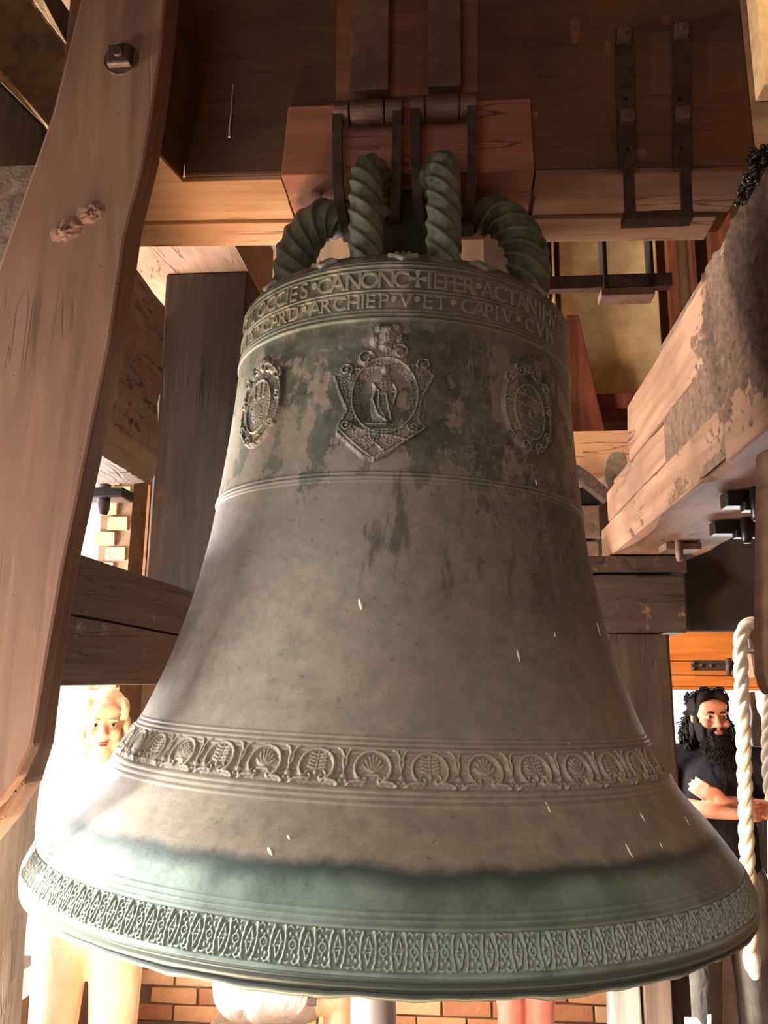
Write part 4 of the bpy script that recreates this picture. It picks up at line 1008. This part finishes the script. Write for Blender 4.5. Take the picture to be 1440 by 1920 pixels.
# canons: twisted loops at the crown, and the central post
def canon(path, r, name='canon', tw=26, flat=1.0, ridges=2, amp=.17):
    P = smoothpath([BMi @ Vector(p) for p in path], 16)
    L = [0]
    for i in range(1, len(P)): L.append(L[-1] + (P[i] - P[i - 1]).length)
    n = int(L[-1] / .0030); Q = []; j = 0
    for i in range(n + 1):
        s = L[-1] * i / n
        while j < len(L) - 2 and L[j + 1] < s: j += 1
        Q.append(P[j].lerp(P[j + 1], (s - L[j]) / max(L[j + 1] - L[j], 1e-9)))
    ds = L[-1] / n
    def rf(i, ph):
        x = (ph * ridges + i * ds * tw * 2) / (2 * math.pi); x -= math.floor(x)
        return 1 - amp + 2.4 * amp * (x ** 1.6 if x < .72 else .59 * (1 - x) / .28)
    rr = [r * (1 - .22 * (i / n) ** 3) for i in range(n + 1)]
    me = bpy.data.meshes.new(name); bm = ntube(Q, rr, 64, rf=rf); bm.to_mesh(me); bm.free(); me.polygons.foreach_set('use_smooth', [True] * len(me.polygons))
    return link(name, me, M_canon, bell)
K5 = dict(ridges=5, tw=85, amp=.12)
canon([(-.168, 1.43, 2.38), (-.170, 1.435, 2.50), (-.173, 1.455, 2.60), (-.170, 1.49, 2.655), (-.15, 1.56, 2.662), (-.13, 1.66, 2.63)], .0335, **K5)
canon([(-.022, 1.43, 2.38), (-.022, 1.435, 2.50), (-.022, 1.455, 2.60), (-.026, 1.49, 2.655), (-.05, 1.56, 2.662), (-.07, 1.66, 2.63)], .0335, **K5)
canon([(-.305, 1.66, 2.38), (-.352, 1.66, 2.48), (-.348, 1.66, 2.58), (-.300, 1.66, 2.648), (-.22, 1.67, 2.655), (-.13, 1.68, 2.65)], .047, **K5)
canon([(.10, 1.66, 2.38), (.150, 1.66, 2.47), (.148, 1.66, 2.57), (.095, 1.66, 2.64), (.01, 1.67, 2.65), (-.07, 1.68, 2.65)], .047, **K5)
canon([(-.17, 1.98, 2.40), (-.172, 1.97, 2.53), (-.165, 1.93, 2.62), (-.14, 1.86, 2.655), (-.12, 1.78, 2.63)], .0335, **K5)
canon([(-.03, 1.98, 2.40), (-.03, 1.97, 2.53), (-.035, 1.93, 2.62), (-.06, 1.86, 2.655), (-.08, 1.78, 2.63)], .0335, **K5)
bm = nbox((-.16, 1.60, 2.42), (-.045, 1.84, 2.69), .03); bmesh.ops.transform(bm, matrix=BMi, verts=bm.verts[:])
me = bpy.data.meshes.new('crown_post'); bm.to_mesh(me); bm.free(); link('crown_post', me, plain('dark crown bronze', BR(70, 74, 58), .6, .2, 18, .3, .1, .3, .004, BR(40, 44, 34)), bell)

# clapper
cl = thing('clapper', 'smooth grey iron clapper tail hanging under the bell lip', 'clapper', (-.20, 1.75, .90))
cx = at(698, 1890, Y=1.80).x
part('shaft', ntube([(-.12, 1.73, 2.25), (-.15, 1.75, 1.8), (cx, 1.79, 1.55)], .035, 20), M_black, cl, True)
bm = bmesh.new(); ball(bm, (cx, 1.795, 1.48), (.10, .10, .13), u=28, v=18); part('ball', bm, M_black, cl, True)
part('tail', ntube([(cx, 1.80, 1.42), (cx, 1.80, 1.2), (cx + .003, 1.80, .92), (cx + .003, 1.80, .90)], [.045, .044, .046, .03], 28), plain('worn grey iron', BR(150, 144, 150), .35, .08, 8, .5, .5, .1, .001), cl, True)
# ------------------------------------------------------------------ people
def skin_mat(name, c, c2):
    s = NT(name); w = s.co(); n1 = s.noise(w, 14, 5, .6)
    s.b.inputs['Subsurface Weight'].default_value = .12; s.b.inputs['Subsurface Radius'].default_value = (.012, .005, .003)
    return s.done(s.ramp(n1, (.3, c2), (.7, c)), .5, s.bump(s.noise(w, 160, 3), .08, .001), .35)
def cloth(name, c, c2, scale=9):
    s = NT(name); w = s.co(); n1 = s.noise(w, scale, 4, .6, .4); f = s.noise(s.co((1, 1, .5)), 11, 3, .5, 1.2)
    return s.done(s.ramp(n1, (.3, c2), (.7, c)), .9, s.bump(f, .5, .018), .1)
M_eye = plain('eye white', BR(176, 160, 148), .25, .02, 10, .5, 0, 0); M_iris = plain('dark iris', BR(40, 26, 18), .2, .1, 60, .6, 0, 0)
M_lip = plain('lips', BR(170, 96, 82), .5, .08, 60, .35, 0, .1, .001)
def person(name, label, loc, yaw, H, J, skin, shirt, trousers, face=True, voxel=.007, sleeve='short', shorts=False, hands=True, shoes=None, shirt_len=.93):
    """J: joints in body axes (x to the viewer's right, -y towards the viewer) for a 1.75 m figure"""
    k = H / 1.75
    root = thing(name, label, 'person', loc, (0, 0, yaw)); root.scale = (1, 1, 1)
    V_ = lambda p: Vector(p) * k
    D = dict(pelvis=(0, 0, .95), chest=(0, .0, 1.28), neck=(0, .0, 1.47), head=(0, -.02, 1.62),
             hipL=(.095, 0, .92), hipR=(-.095, 0, .92), kneeL=(.105, -.01, .49), kneeR=(-.105, -.01, .49), ankL=(.11, .03, .085), ankR=(-.11, .03, .085),
             shL=(.185, .01, 1.42), shR=(-.185, .01, 1.42), elL=(.25, .02, 1.13), elR=(-.25, .02, 1.13), wrL=(.25, -.05, .88), wrR=(-.25, -.05, .88))
    J_turn, J_nod = J.get('turn', 0), J.get('nod', 0)
    D.update({a: b for a, b in J.items() if a in D}); D = {a: V_(b) for a, b in D.items()}
    def head_bm(bm):
        hc = D['head']; Rm = Matrix.Rotation(J_turn, 3, 'Z') @ Matrix.Rotation(J_nod, 3, 'X')
        def B(c, r, rot=None): ball(bm, hc + Rm @ (Vector(c) * k), [q * k for q in r], (Rm if rot is None else Rm @ rot), 20, 14)
        B((0, .012, .035), (.074, .094, .088)); B((0, -.022, -.030), (.062, .070, .078)); B((0, -.052, -.088), (.036, .034, .028))
        B((0, -.070, .028), (.056, .026, .020)); B((0, -.066, .055), (.058, .030, .034))
        for s in (-1, 1):
            B((s * .031, -.083, .024), (.024, .012, .0075)); B((s * .040, -.068, -.022), (.022, .024, .022)); B((s * .048, -.035, -.065), (.022, .035, .03))
            B((s * .076, .010, -.004), (.009, .018, .031), Matrix.Rotation(.25 * s, 3, 'Z')); B((s * .011, -.098, -.030), (.0085, .010, .007))
        capsule(bm, hc + Rm @ (Vector((0, -.088, .018)) * k), hc + Rm @ (Vector((0, -.108, -.026)) * k), .0085 * k, .0125 * k)
        B((0, -.092, -.056), (.021, .010, .0055)); B((0, -.090, -.066), (.019, .011, .006)); B((0, -.088, -.045), (.012, .012, .010))
        return Rm
    bm = bmesh.new()
    def cap(a, b, r0, r1): capsule(bm, a, b, r0 * k, r1 * k, 16)
    # trunk
    ball(bm, D['pelvis'] + V_((0, 0, .0)), V_((.16, .105, .12)), u=20, v=14); ball(bm, (D['pelvis'] + D['chest']) / 2, V_((.135, .095, .17)), u=20, v=14)
    ball(bm, D['chest'] + V_((0, 0, .02)), V_((.165, .11, .18)), u=20, v=14)
    cap(D['chest'] + V_((0, .01, .1)), D['neck'], .085, .062); cap(D['neck'], D['head'] + V_((0, .012, -.05)), .057, .052)
    for s in 'LR':
        cap(D['neck'] - V_((0, 0, .02)), D['sh' + s], .055, .060)
        cap(D['sh' + s], D['el' + s], .054, .041); cap(D['el' + s], D['el' + s].lerp(D['wr' + s], .35), .040, .043); cap(D['el' + s].lerp(D['wr' + s], .35), D['wr' + s], .043, .026)
        cap(D['hip' + s], D['knee' + s], .084, .056); cap(D['knee' + s], D['knee' + s].lerp(D['ank' + s], .35), .053, .057); cap(D['knee' + s].lerp(D['ank' + s], .35), D['ank' + s], .057, .036)
        ft = J.get('foot', (0, -.13, -.055)); cap(D['ank' + s] - V_((0, 0, .04)), D['ank' + s] + V_(ft), .040, .034)
        if hands:
            w = D['wr' + s]; hd = Vector(J.get('hand' + s, (0, -.02, -1))).normalized(); up = Vector(J.get('palm' + s, (1 if s == 'R' else -1, 0, 0))).normalized()
            side = hd.cross(up).normalized(); up = side.cross(hd).normalized()
            m = Matrix((side, up, hd)).transposed()
            ball(bm, w + hd * .050 * k, V_((.040, .016, .052)), m, 14, 10); cap(w, w + hd * .03 * k, .026, .024)
            for j, (o_, L) in enumerate(((-.030, .062), (-.010, .074), (.010, .078), (.030, .068))):
                b0 = w + hd * .088 * k + side * o_ * k; b1 = b0 + (hd * .9 + up * .35).normalized() * L * .5 * k; b2 = b1 + (hd * .7 + up * .7).normalized() * L * .5 * k
                cap(b0, b1, .0085, .0080); cap(b1, b2, .0080, .0068)
            tdir = J.get('thumb' + s, 1)
            b0 = w + hd * .03 * k - side * .030 * k * tdir; b1 = b0 + (hd * .6 - side * tdir * .7 + up * .2).normalized() * .040 * k; b2 = b1 + (hd * .9 - side * tdir * .2 + up * .3).normalized() * .032 * k
            cap(b0, b1, .012, .010); cap(b1, b2, .010, .008)
    Rm = head_bm(bm)
    remeshed('body', bm, skin, root, voxel, 5)
    # clothes
    bm = bmesh.new()
    def ccap(a, b, r0, r1): capsule(bm, a, b, r0 * k, r1 * k, 18)
    ball(bm, D['chest'] + V_((0, -.002, .0)), V_((.185, .132, .21)), u=24, v=16); ball(bm, (D['pelvis'] + D['chest']) / 2 + V_((0, -.004, -.01)), V_((.172, .130, .24)), u=24, v=16)
    ball(bm, D['pelvis'].lerp(D['chest'], .12), V_((.176, .128, .16)), u=24, v=16)
    ccap(D['chest'] + V_((0, .01, .07)), D['neck'] - V_((0, 0, .028)), .105, .078)
    for s in 'LR':
        ccap(D['neck'] - V_((0, 0, .035)), D['sh' + s], .066, .074)
        e = D['el' + s]; sl = D['sh' + s].lerp(e, .74) if sleeve == 'short' else e
        ccap(D['sh' + s], sl, .070, .064 if sleeve == 'short' else .054)
        if sleeve == 'long': ccap(e, D['wr' + s], .054, .040)
    sh_ = remeshed('shirt', bm, shirt, root, .010, 5)
    bm = bmesh.new()
    ball(bm, D['pelvis'], V_((.176, .122, .13)), u=24, v=16)
    for s in 'LR':
        if shorts: ccap(D['hip' + s], D['hip' + s].lerp(D['knee' + s], J.get('cut', .74)), .100, .090)
        else:
            ccap(D['hip' + s], D['knee' + s], .102, .078); ccap(D['knee' + s], D['ank' + s], .078, .066)
    remeshed('trousers' if not shorts else 'shorts', bm, trousers, root, .010, 5)
    for s in 'LR':
        bm = bmesh.new(); ft = Vector(J.get('foot', (0, -.13, -.055)))
        ccap(D['ank' + s] - V_((0, -.03, .035)), D['ank' + s] + V_(ft) , .050, .043); ccap(D['ank' + s] - V_((0, 0, .02)), D['ank' + s] + V_((0, -.05, -.035)), .048, .046)
        for v in bm.verts: v.co.z = max(v.co.z, .001)
        o = remeshed('shoe', bm, shoes or M_black, root, .010, 3)
    hc = D['head']
    def F(p): return hc + Rm @ (Vector(p) * k)
    if face:
        for s in (-1, 1):
            bm = bmesh.new(); ball(bm, F((s * .031, -.0785, .006)), [q * k for q in (.0145, .0125, .0085)], Rm, 16, 10); e = obj('eye', bm, M_eye, root, True)
            bm = bmesh.new(); ball(bm, F((s * .031 + .001, -.0895, .006)), [q * k for q in (.0062, .003, .0066)], Rm, 14, 8); obj('iris', bm, M_iris, e, True)
        bm = bmesh.new(); ball(bm, F((0, -.0985, -.0565)), [q * k for q in (.021, .006, .0042)], Rm, 14, 8); ball(bm, F((0, -.0965, -.0655)), [q * k for q in (.018, .007, .0046)], Rm, 14, 8); obj('lips', bm, M_lip, root, True)
    return root, D, F, Rm, k
def hairmat(n, c, c2): return plain(n, c, .7, .25, 50, .2, 0, .9, .006, c2)

# bearded man by the far opening
S_man = skin_mat('tanned skin', BR(224, 152, 118), BR(206, 128, 98))
Ym = 3.76; foot = at(1336, 1400, Y=Ym); Hm = at(1345, 1292, Y=Ym).z
man_J = dict(head=(-.01, -.035, 1.615), turn=R(10), nod=R(-4), shL=(.20, -.0, 1.425), shR=(-.19, .0, 1.43),
             elL=(.285, -.05, 1.215), wrL=(.02, -.205, 1.2), handL=(-1, .05, .38), palmL=(0, 1, .2), thumbL=-1,
             elR=(-.28, -.05, 1.24), wrR=(.03, -.245, 1.235), handR=(.95, .35, .02), palmR=(0, 1, 0))
man_J['wrL'] = (.005, -.185, 1.275); man_J['handL'] = (-.86, -.04, .42)
man, D, F, Rm, k = person('person', 'bearded man in black T-shirt with crossed arms and sunglasses on his head', (foot.x, Ym, 0), R(-6), Hm, man_J, S_man,
    cloth('black t-shirt cloth', BR(40, 36, 38), BR(30, 27, 29)), cloth('grey trousers cloth', BR(116, 106, 96), BR(88, 80, 74)), voxel=.0048)
M_hair = hairmat('black curly hair', BR(38, 28, 24), BR(18, 13, 11))
bm = bmesh.new()
ball(bm, F((0, .030, .050)), [q * k for q in (.088, .098, .092)], Rm, 24, 16); ball(bm, F((0, .045, -.03)), [q * k for q in (.086, .075, .10)], Rm, 20, 14)
for s in (-1, 1): 
    ball(bm, F((s * .070, .012, .055)), [q * k for q in (.022, .050, .05)], Rm, 14, 10); ball(bm, F((s * .036, -.062, .098)), [q * k for q in (.042, .032, .024)], Rm @ Matrix.Rotation(s * .5, 3, 'Y'), 14, 10)
    ball(bm, F((s * .078, .035, -.04)), [q * k for q in (.022, .045, .055)], Rm, 14, 10)
hair = remeshed('hair', bm, M_hair, man, .006, 2)
bm = bmesh.new(); rnd = random.Random(7)
for i in range(320):
    a_ = rnd.uniform(-.5, math.pi + .5); s = Vector((math.cos(a_) * rnd.uniform(.075, .092), .045 + math.sin(a_) * .07, rnd.uniform(-.08, .05)))
    L = rnd.uniform(.05, .12); cr = rnd.uniform(.006, .011); P = [F(s + Vector((math.copysign(.12, s.x) * (t / 9) ** 2 * .35 + cr * math.cos(t * 1.7 + i), cr * math.sin(t * 1.7 + i), -L * t / 9))) for t in range(10)]
    tube(bm, smoothpath(P, 2), [.0036 * k] * 17 + [.0025 * k, .001 * k], 5)
for i in range(60):
    a_ = rnd.uniform(0, math.pi * 2); s = Vector((math.cos(a_) * .075, .03 + math.sin(a_) * .08, .115 + rnd.uniform(-.03, .01))); P = [F(s + Vector((math.cos(a_) * t * .004, math.sin(a_) * t * .005, .004 - t * .006))) for t in range(6)]
    tube(bm, P, .0035 * k, 5)
obj('curls', bm, M_hair, hair, True)
bm = bmesh.new()
ball(bm, F((0, -.060, -.105)), [q * k for q in (.058, .050, .058)], Rm, 20, 14); ball(bm, F((0, -.050, -.150)), [q * k for q in (.044, .038, .038)], Rm, 16, 12)
for s in (-1, 1):
    ball(bm, F((s * .058, -.040, -.062)), [q * k for q in (.022, .044, .046)], Rm, 14, 10); ball(bm, F((s * .068, -.012, -.020)), [q * k for q in (.013, .022, .045)], Rm, 12, 8)
    ball(bm, F((s * .020, -.092, -.046)), [q * k for q in (.022, .012, .0075)], Rm @ Matrix.Rotation(s * .3, 3, 'Y'), 12, 8); ball(bm, F((s * .036, -.078, -.064)), [q * k for q in (.011, .016, .024)], Rm, 12, 8)
beard = remeshed('beard', bm, M_hair, man, .005, 1)
bm = bmesh.new()
for i in range(260):
    a_ = rnd.uniform(-.2, math.pi + .2); zz_ = rnd.uniform(-.17, -.07); w_ = .058 * (1 - .4 * max(0, (-.11 - zz_) / .06)); s = Vector((math.cos(a_) * w_, -.055 - math.sin(a_) * .046, zz_)); cr = .004
    P = [F(s + Vector((math.cos(a_) * .002 * t + cr * math.cos(t * 1.9 + i), -math.sin(a_) * .002 * t + cr * math.sin(t * 1.9 + i), -.005 * t))) for t in range(7)]
    tube(bm, P, [.0022 * k] * 6 + [.0008 * k], 4)
obj('whiskers', bm, M_hair, beard, True)
for s in (-1, 1):
    bm = ntube([F((s * .013, -.094, .0235)), F((s * .030, -.0945, .0275)), F((s * .050, -.082, .0225))], [.0042 * k, .0046 * k, .0024 * k], 8); obj('eyebrow', bm, M_hair, man, True)
sg = thing('sunglasses', 'dark sunglasses pushed up on the bearded man\'s hair', 'sunglasses', tuple(man.matrix_basis @ F((0, -.03, .135))))
bpy.context.view_layer.update()
mm = Matrix.Translation(man.location) @ Matrix.Rotation(R(-6), 4, 'Z')
M_lens = plain('dark lens', BR(24, 22, 24), .08, .05, 10, .8, 0, 0)
for s in (-1, 1):
    bm = bmesh.new(); ball(bm, F((s * .034, -.052, .128)), [q * k for q in (.028, .010, .020)], Rm @ Matrix.Rotation(R(48), 3, 'X'), 18, 12); bmesh.ops.transform(bm, matrix=mm, verts=bm.verts[:]); part('lens', bm, M_lens, sg, True)
    bm = ntube(smoothpath([F((s * .060, -.045, .128)), F((s * .088, -.01, .10)), F((s * .092, .05, .07))], 4), .003 * k, 8); bmesh.ops.transform(bm, matrix=mm, verts=bm.verts[:]); part('temple', bm, M_black, sg, True)
bm = ntube([F((-.008, -.058, .136)), F((.008, -.058, .136))], .003 * k, 8); bmesh.ops.transform(bm, matrix=mm, verts=bm.verts[:]); part('bridge', bm, M_black, sg, True)

# sunlit visitor seen between brace and bell
Yw = 2.86; ew = at(204, 1356, Y=Yw)
S_fair = skin_mat('fair skin', BR(236, 176, 146), BR(222, 152, 120))
wom, D, F, Rm, k = person('person', 'pale sunlit visitor in white long sleeves and beige trousers peering past the bell', (ew.x - .01, Yw, 0), R(10), (ew.z + .115), dict(turn=R(12), nod=R(2), elR=(-.22, .10, 1.13), wrR=(-.08, .19, .97), handR=(1, .1, -.2), wrL=(.12, .18, .95), elL=(.23, .10, 1.13), handL=(-1, .1, -.2)),
    S_fair, cloth('white shirt cloth', BR(244, 242, 238), BR(228, 226, 222)), cloth('beige trousers cloth', BR(226, 196, 164), BR(206, 174, 142)), sleeve='long')
M_blond = hairmat('pale blond hair', BR(240, 216, 176), BR(214, 184, 140))
bm = bmesh.new(); ball(bm, F((0, .022, .045)), [q * k for q in (.084, .098, .092)], Rm, 22, 14)
for s in (-1, 1): ball(bm, F((s * .062, -.02, .06)), [q * k for q in (.026, .05, .045)], Rm, 14, 10); ball(bm, F((s * .078, .02, -.02)), [q * k for q in (.018, .045, .06)], Rm, 14, 10)
remeshed('hair', bm, M_blond, wom, .007, 3)
for s in (-1, 1):
    obj('eyebrow', ntube([F((s * .014, -.095, .023)), F((s * .030, -.0955, .026)), F((s * .050, -.084, .021))], .0028 * k, 6), M_blond, wom, True)
# two more visitors of whom only legs show under the lip
Yk = 3.45; ck = at(500, 1880, Y=Yk)
kid, D, F, Rm, k = person('person', 'seated visitor in white T-shirt and grey shorts glimpsed under the bell lip', (ck.x - .05, Yk, 0), 0, 1.62,
    dict(pelvis=(0, 0, .50), chest=(-.02, -.03, .82), neck=(-.01, -.04, 1.01), head=(0, -.06, 1.16), hipL=(.06, -.05, .49), hipR=(.0, .06, .49), kneeL=(.385, -.10, .52), kneeR=(.34, .08, .52), ankL=(.385, -.08, .085), ankR=(.33, .10, .085),
         shL=(.07, -.17, .96), shR=(-.08, .14, .96), elL=(.1, -.2, .72), elR=(-.02, .18, .72), wrL=(.25, -.14, .62), wrR=(.2, .1, .62), turn=R(60), cut=.52),
    S_fair, cloth('white t-shirt', BR(240, 240, 240), BR(220, 220, 222)), cloth('grey shorts', BR(164, 146, 138), BR(136, 120, 114)), shorts=True, voxel=.009)
bm = bmesh.new(); ball(bm, F((0, .022, .045)), [q * k for q in (.084, .098, .092)], Rm, 18, 12); remeshed('hair', bm, hairmat('brown hair', BR(110, 80, 56), BR(80, 56, 38)), kid, .009, 2)
q = at(586, 1876, Y=Yk - .17)
bm = nbox((q.x - .016, Yk - .185, q.z - .014), (q.x + .016, Yk - .178, q.z + .014), .002); bmesh.ops.translate(bm, verts=bm.verts[:], vec=-kid.location); obj('badge', bm, M_black, kid)
bench = thing('stool', 'low wooden stool under the seated visitor behind the bell', 'stool', (ck.x - .05, Yk, 0))
part('seat', nbox((ck.x - .22, Yk - .16, .31), (ck.x + .12, Yk + .16, .340), .006), M_brown, bench)
for sx in (-.19, .09):
    for sy in (-.13, .13): part('leg', nbox((ck.x + sx - .02, Yk + sy - .02, 0), (ck.x + sx + .02, Yk + sy + .02, .31), .004), M_brown, bench)
cj = at(985, 1895, Y=3.4)
vis, D, F, Rm, k = person('person', 'standing visitor with bare legs glimpsed under the right half of the bell lip', (cj.x, 3.4, 0), R(4), 1.66, dict(kneeL=(.055, -.01, .49), kneeR=(-.055, -.01, .49), ankL=(.06, .03, .085), ankR=(-.06, .03, .085)), skin_mat('pink skin', BR(226, 142, 124), BR(206, 118, 100)),
    cloth('dark red shirt', BR(120, 50, 46), BR(90, 38, 36)), cloth('dark shorts', BR(70, 62, 60), BR(52, 46, 44)), shorts=True, voxel=.009)
bm = bmesh.new(); ball(bm, F((0, .022, .045)), [q * k for q in (.084, .098, .092)], Rm, 18, 12); remeshed('hair', bm, hairmat('dark brown hair', BR(70, 50, 38), BR(46, 32, 24)), vis, .009, 2)
# small white fitting low on the right
q = at(1312, 1924, Y=3.2)
wf = thing('plastic_fitting', 'small white plastic fitting with an upright knob, bottom right', 'fitting', (q.x, 3.2, q.z - .03))
M_wp = plain('white plastic', BR(226, 226, 230), .4, .03)
part('box', nbox((q.x - .035, 3.2, q.z - .05), (q.x + .012, 3.27, q.z + .004), .006), M_wp, wf)
part('arm', nbox((q.x + .0, 3.2, q.z - .05), (q.x + .05, 3.24, q.z - .012), .004), M_wp, wf)
part('knob', ntube([(q.x + .035, 3.22, q.z - .02), (q.x + .04, 3.22, q.z + .025), (q.x + .04, 3.22, q.z + .03)], [.008, .008, .006], 12), M_wp, wf)
part('stand', nbox((q.x - .01, 3.21, 0), (q.x + .01, 3.26, q.z - .05), .003), M_wp, wf)
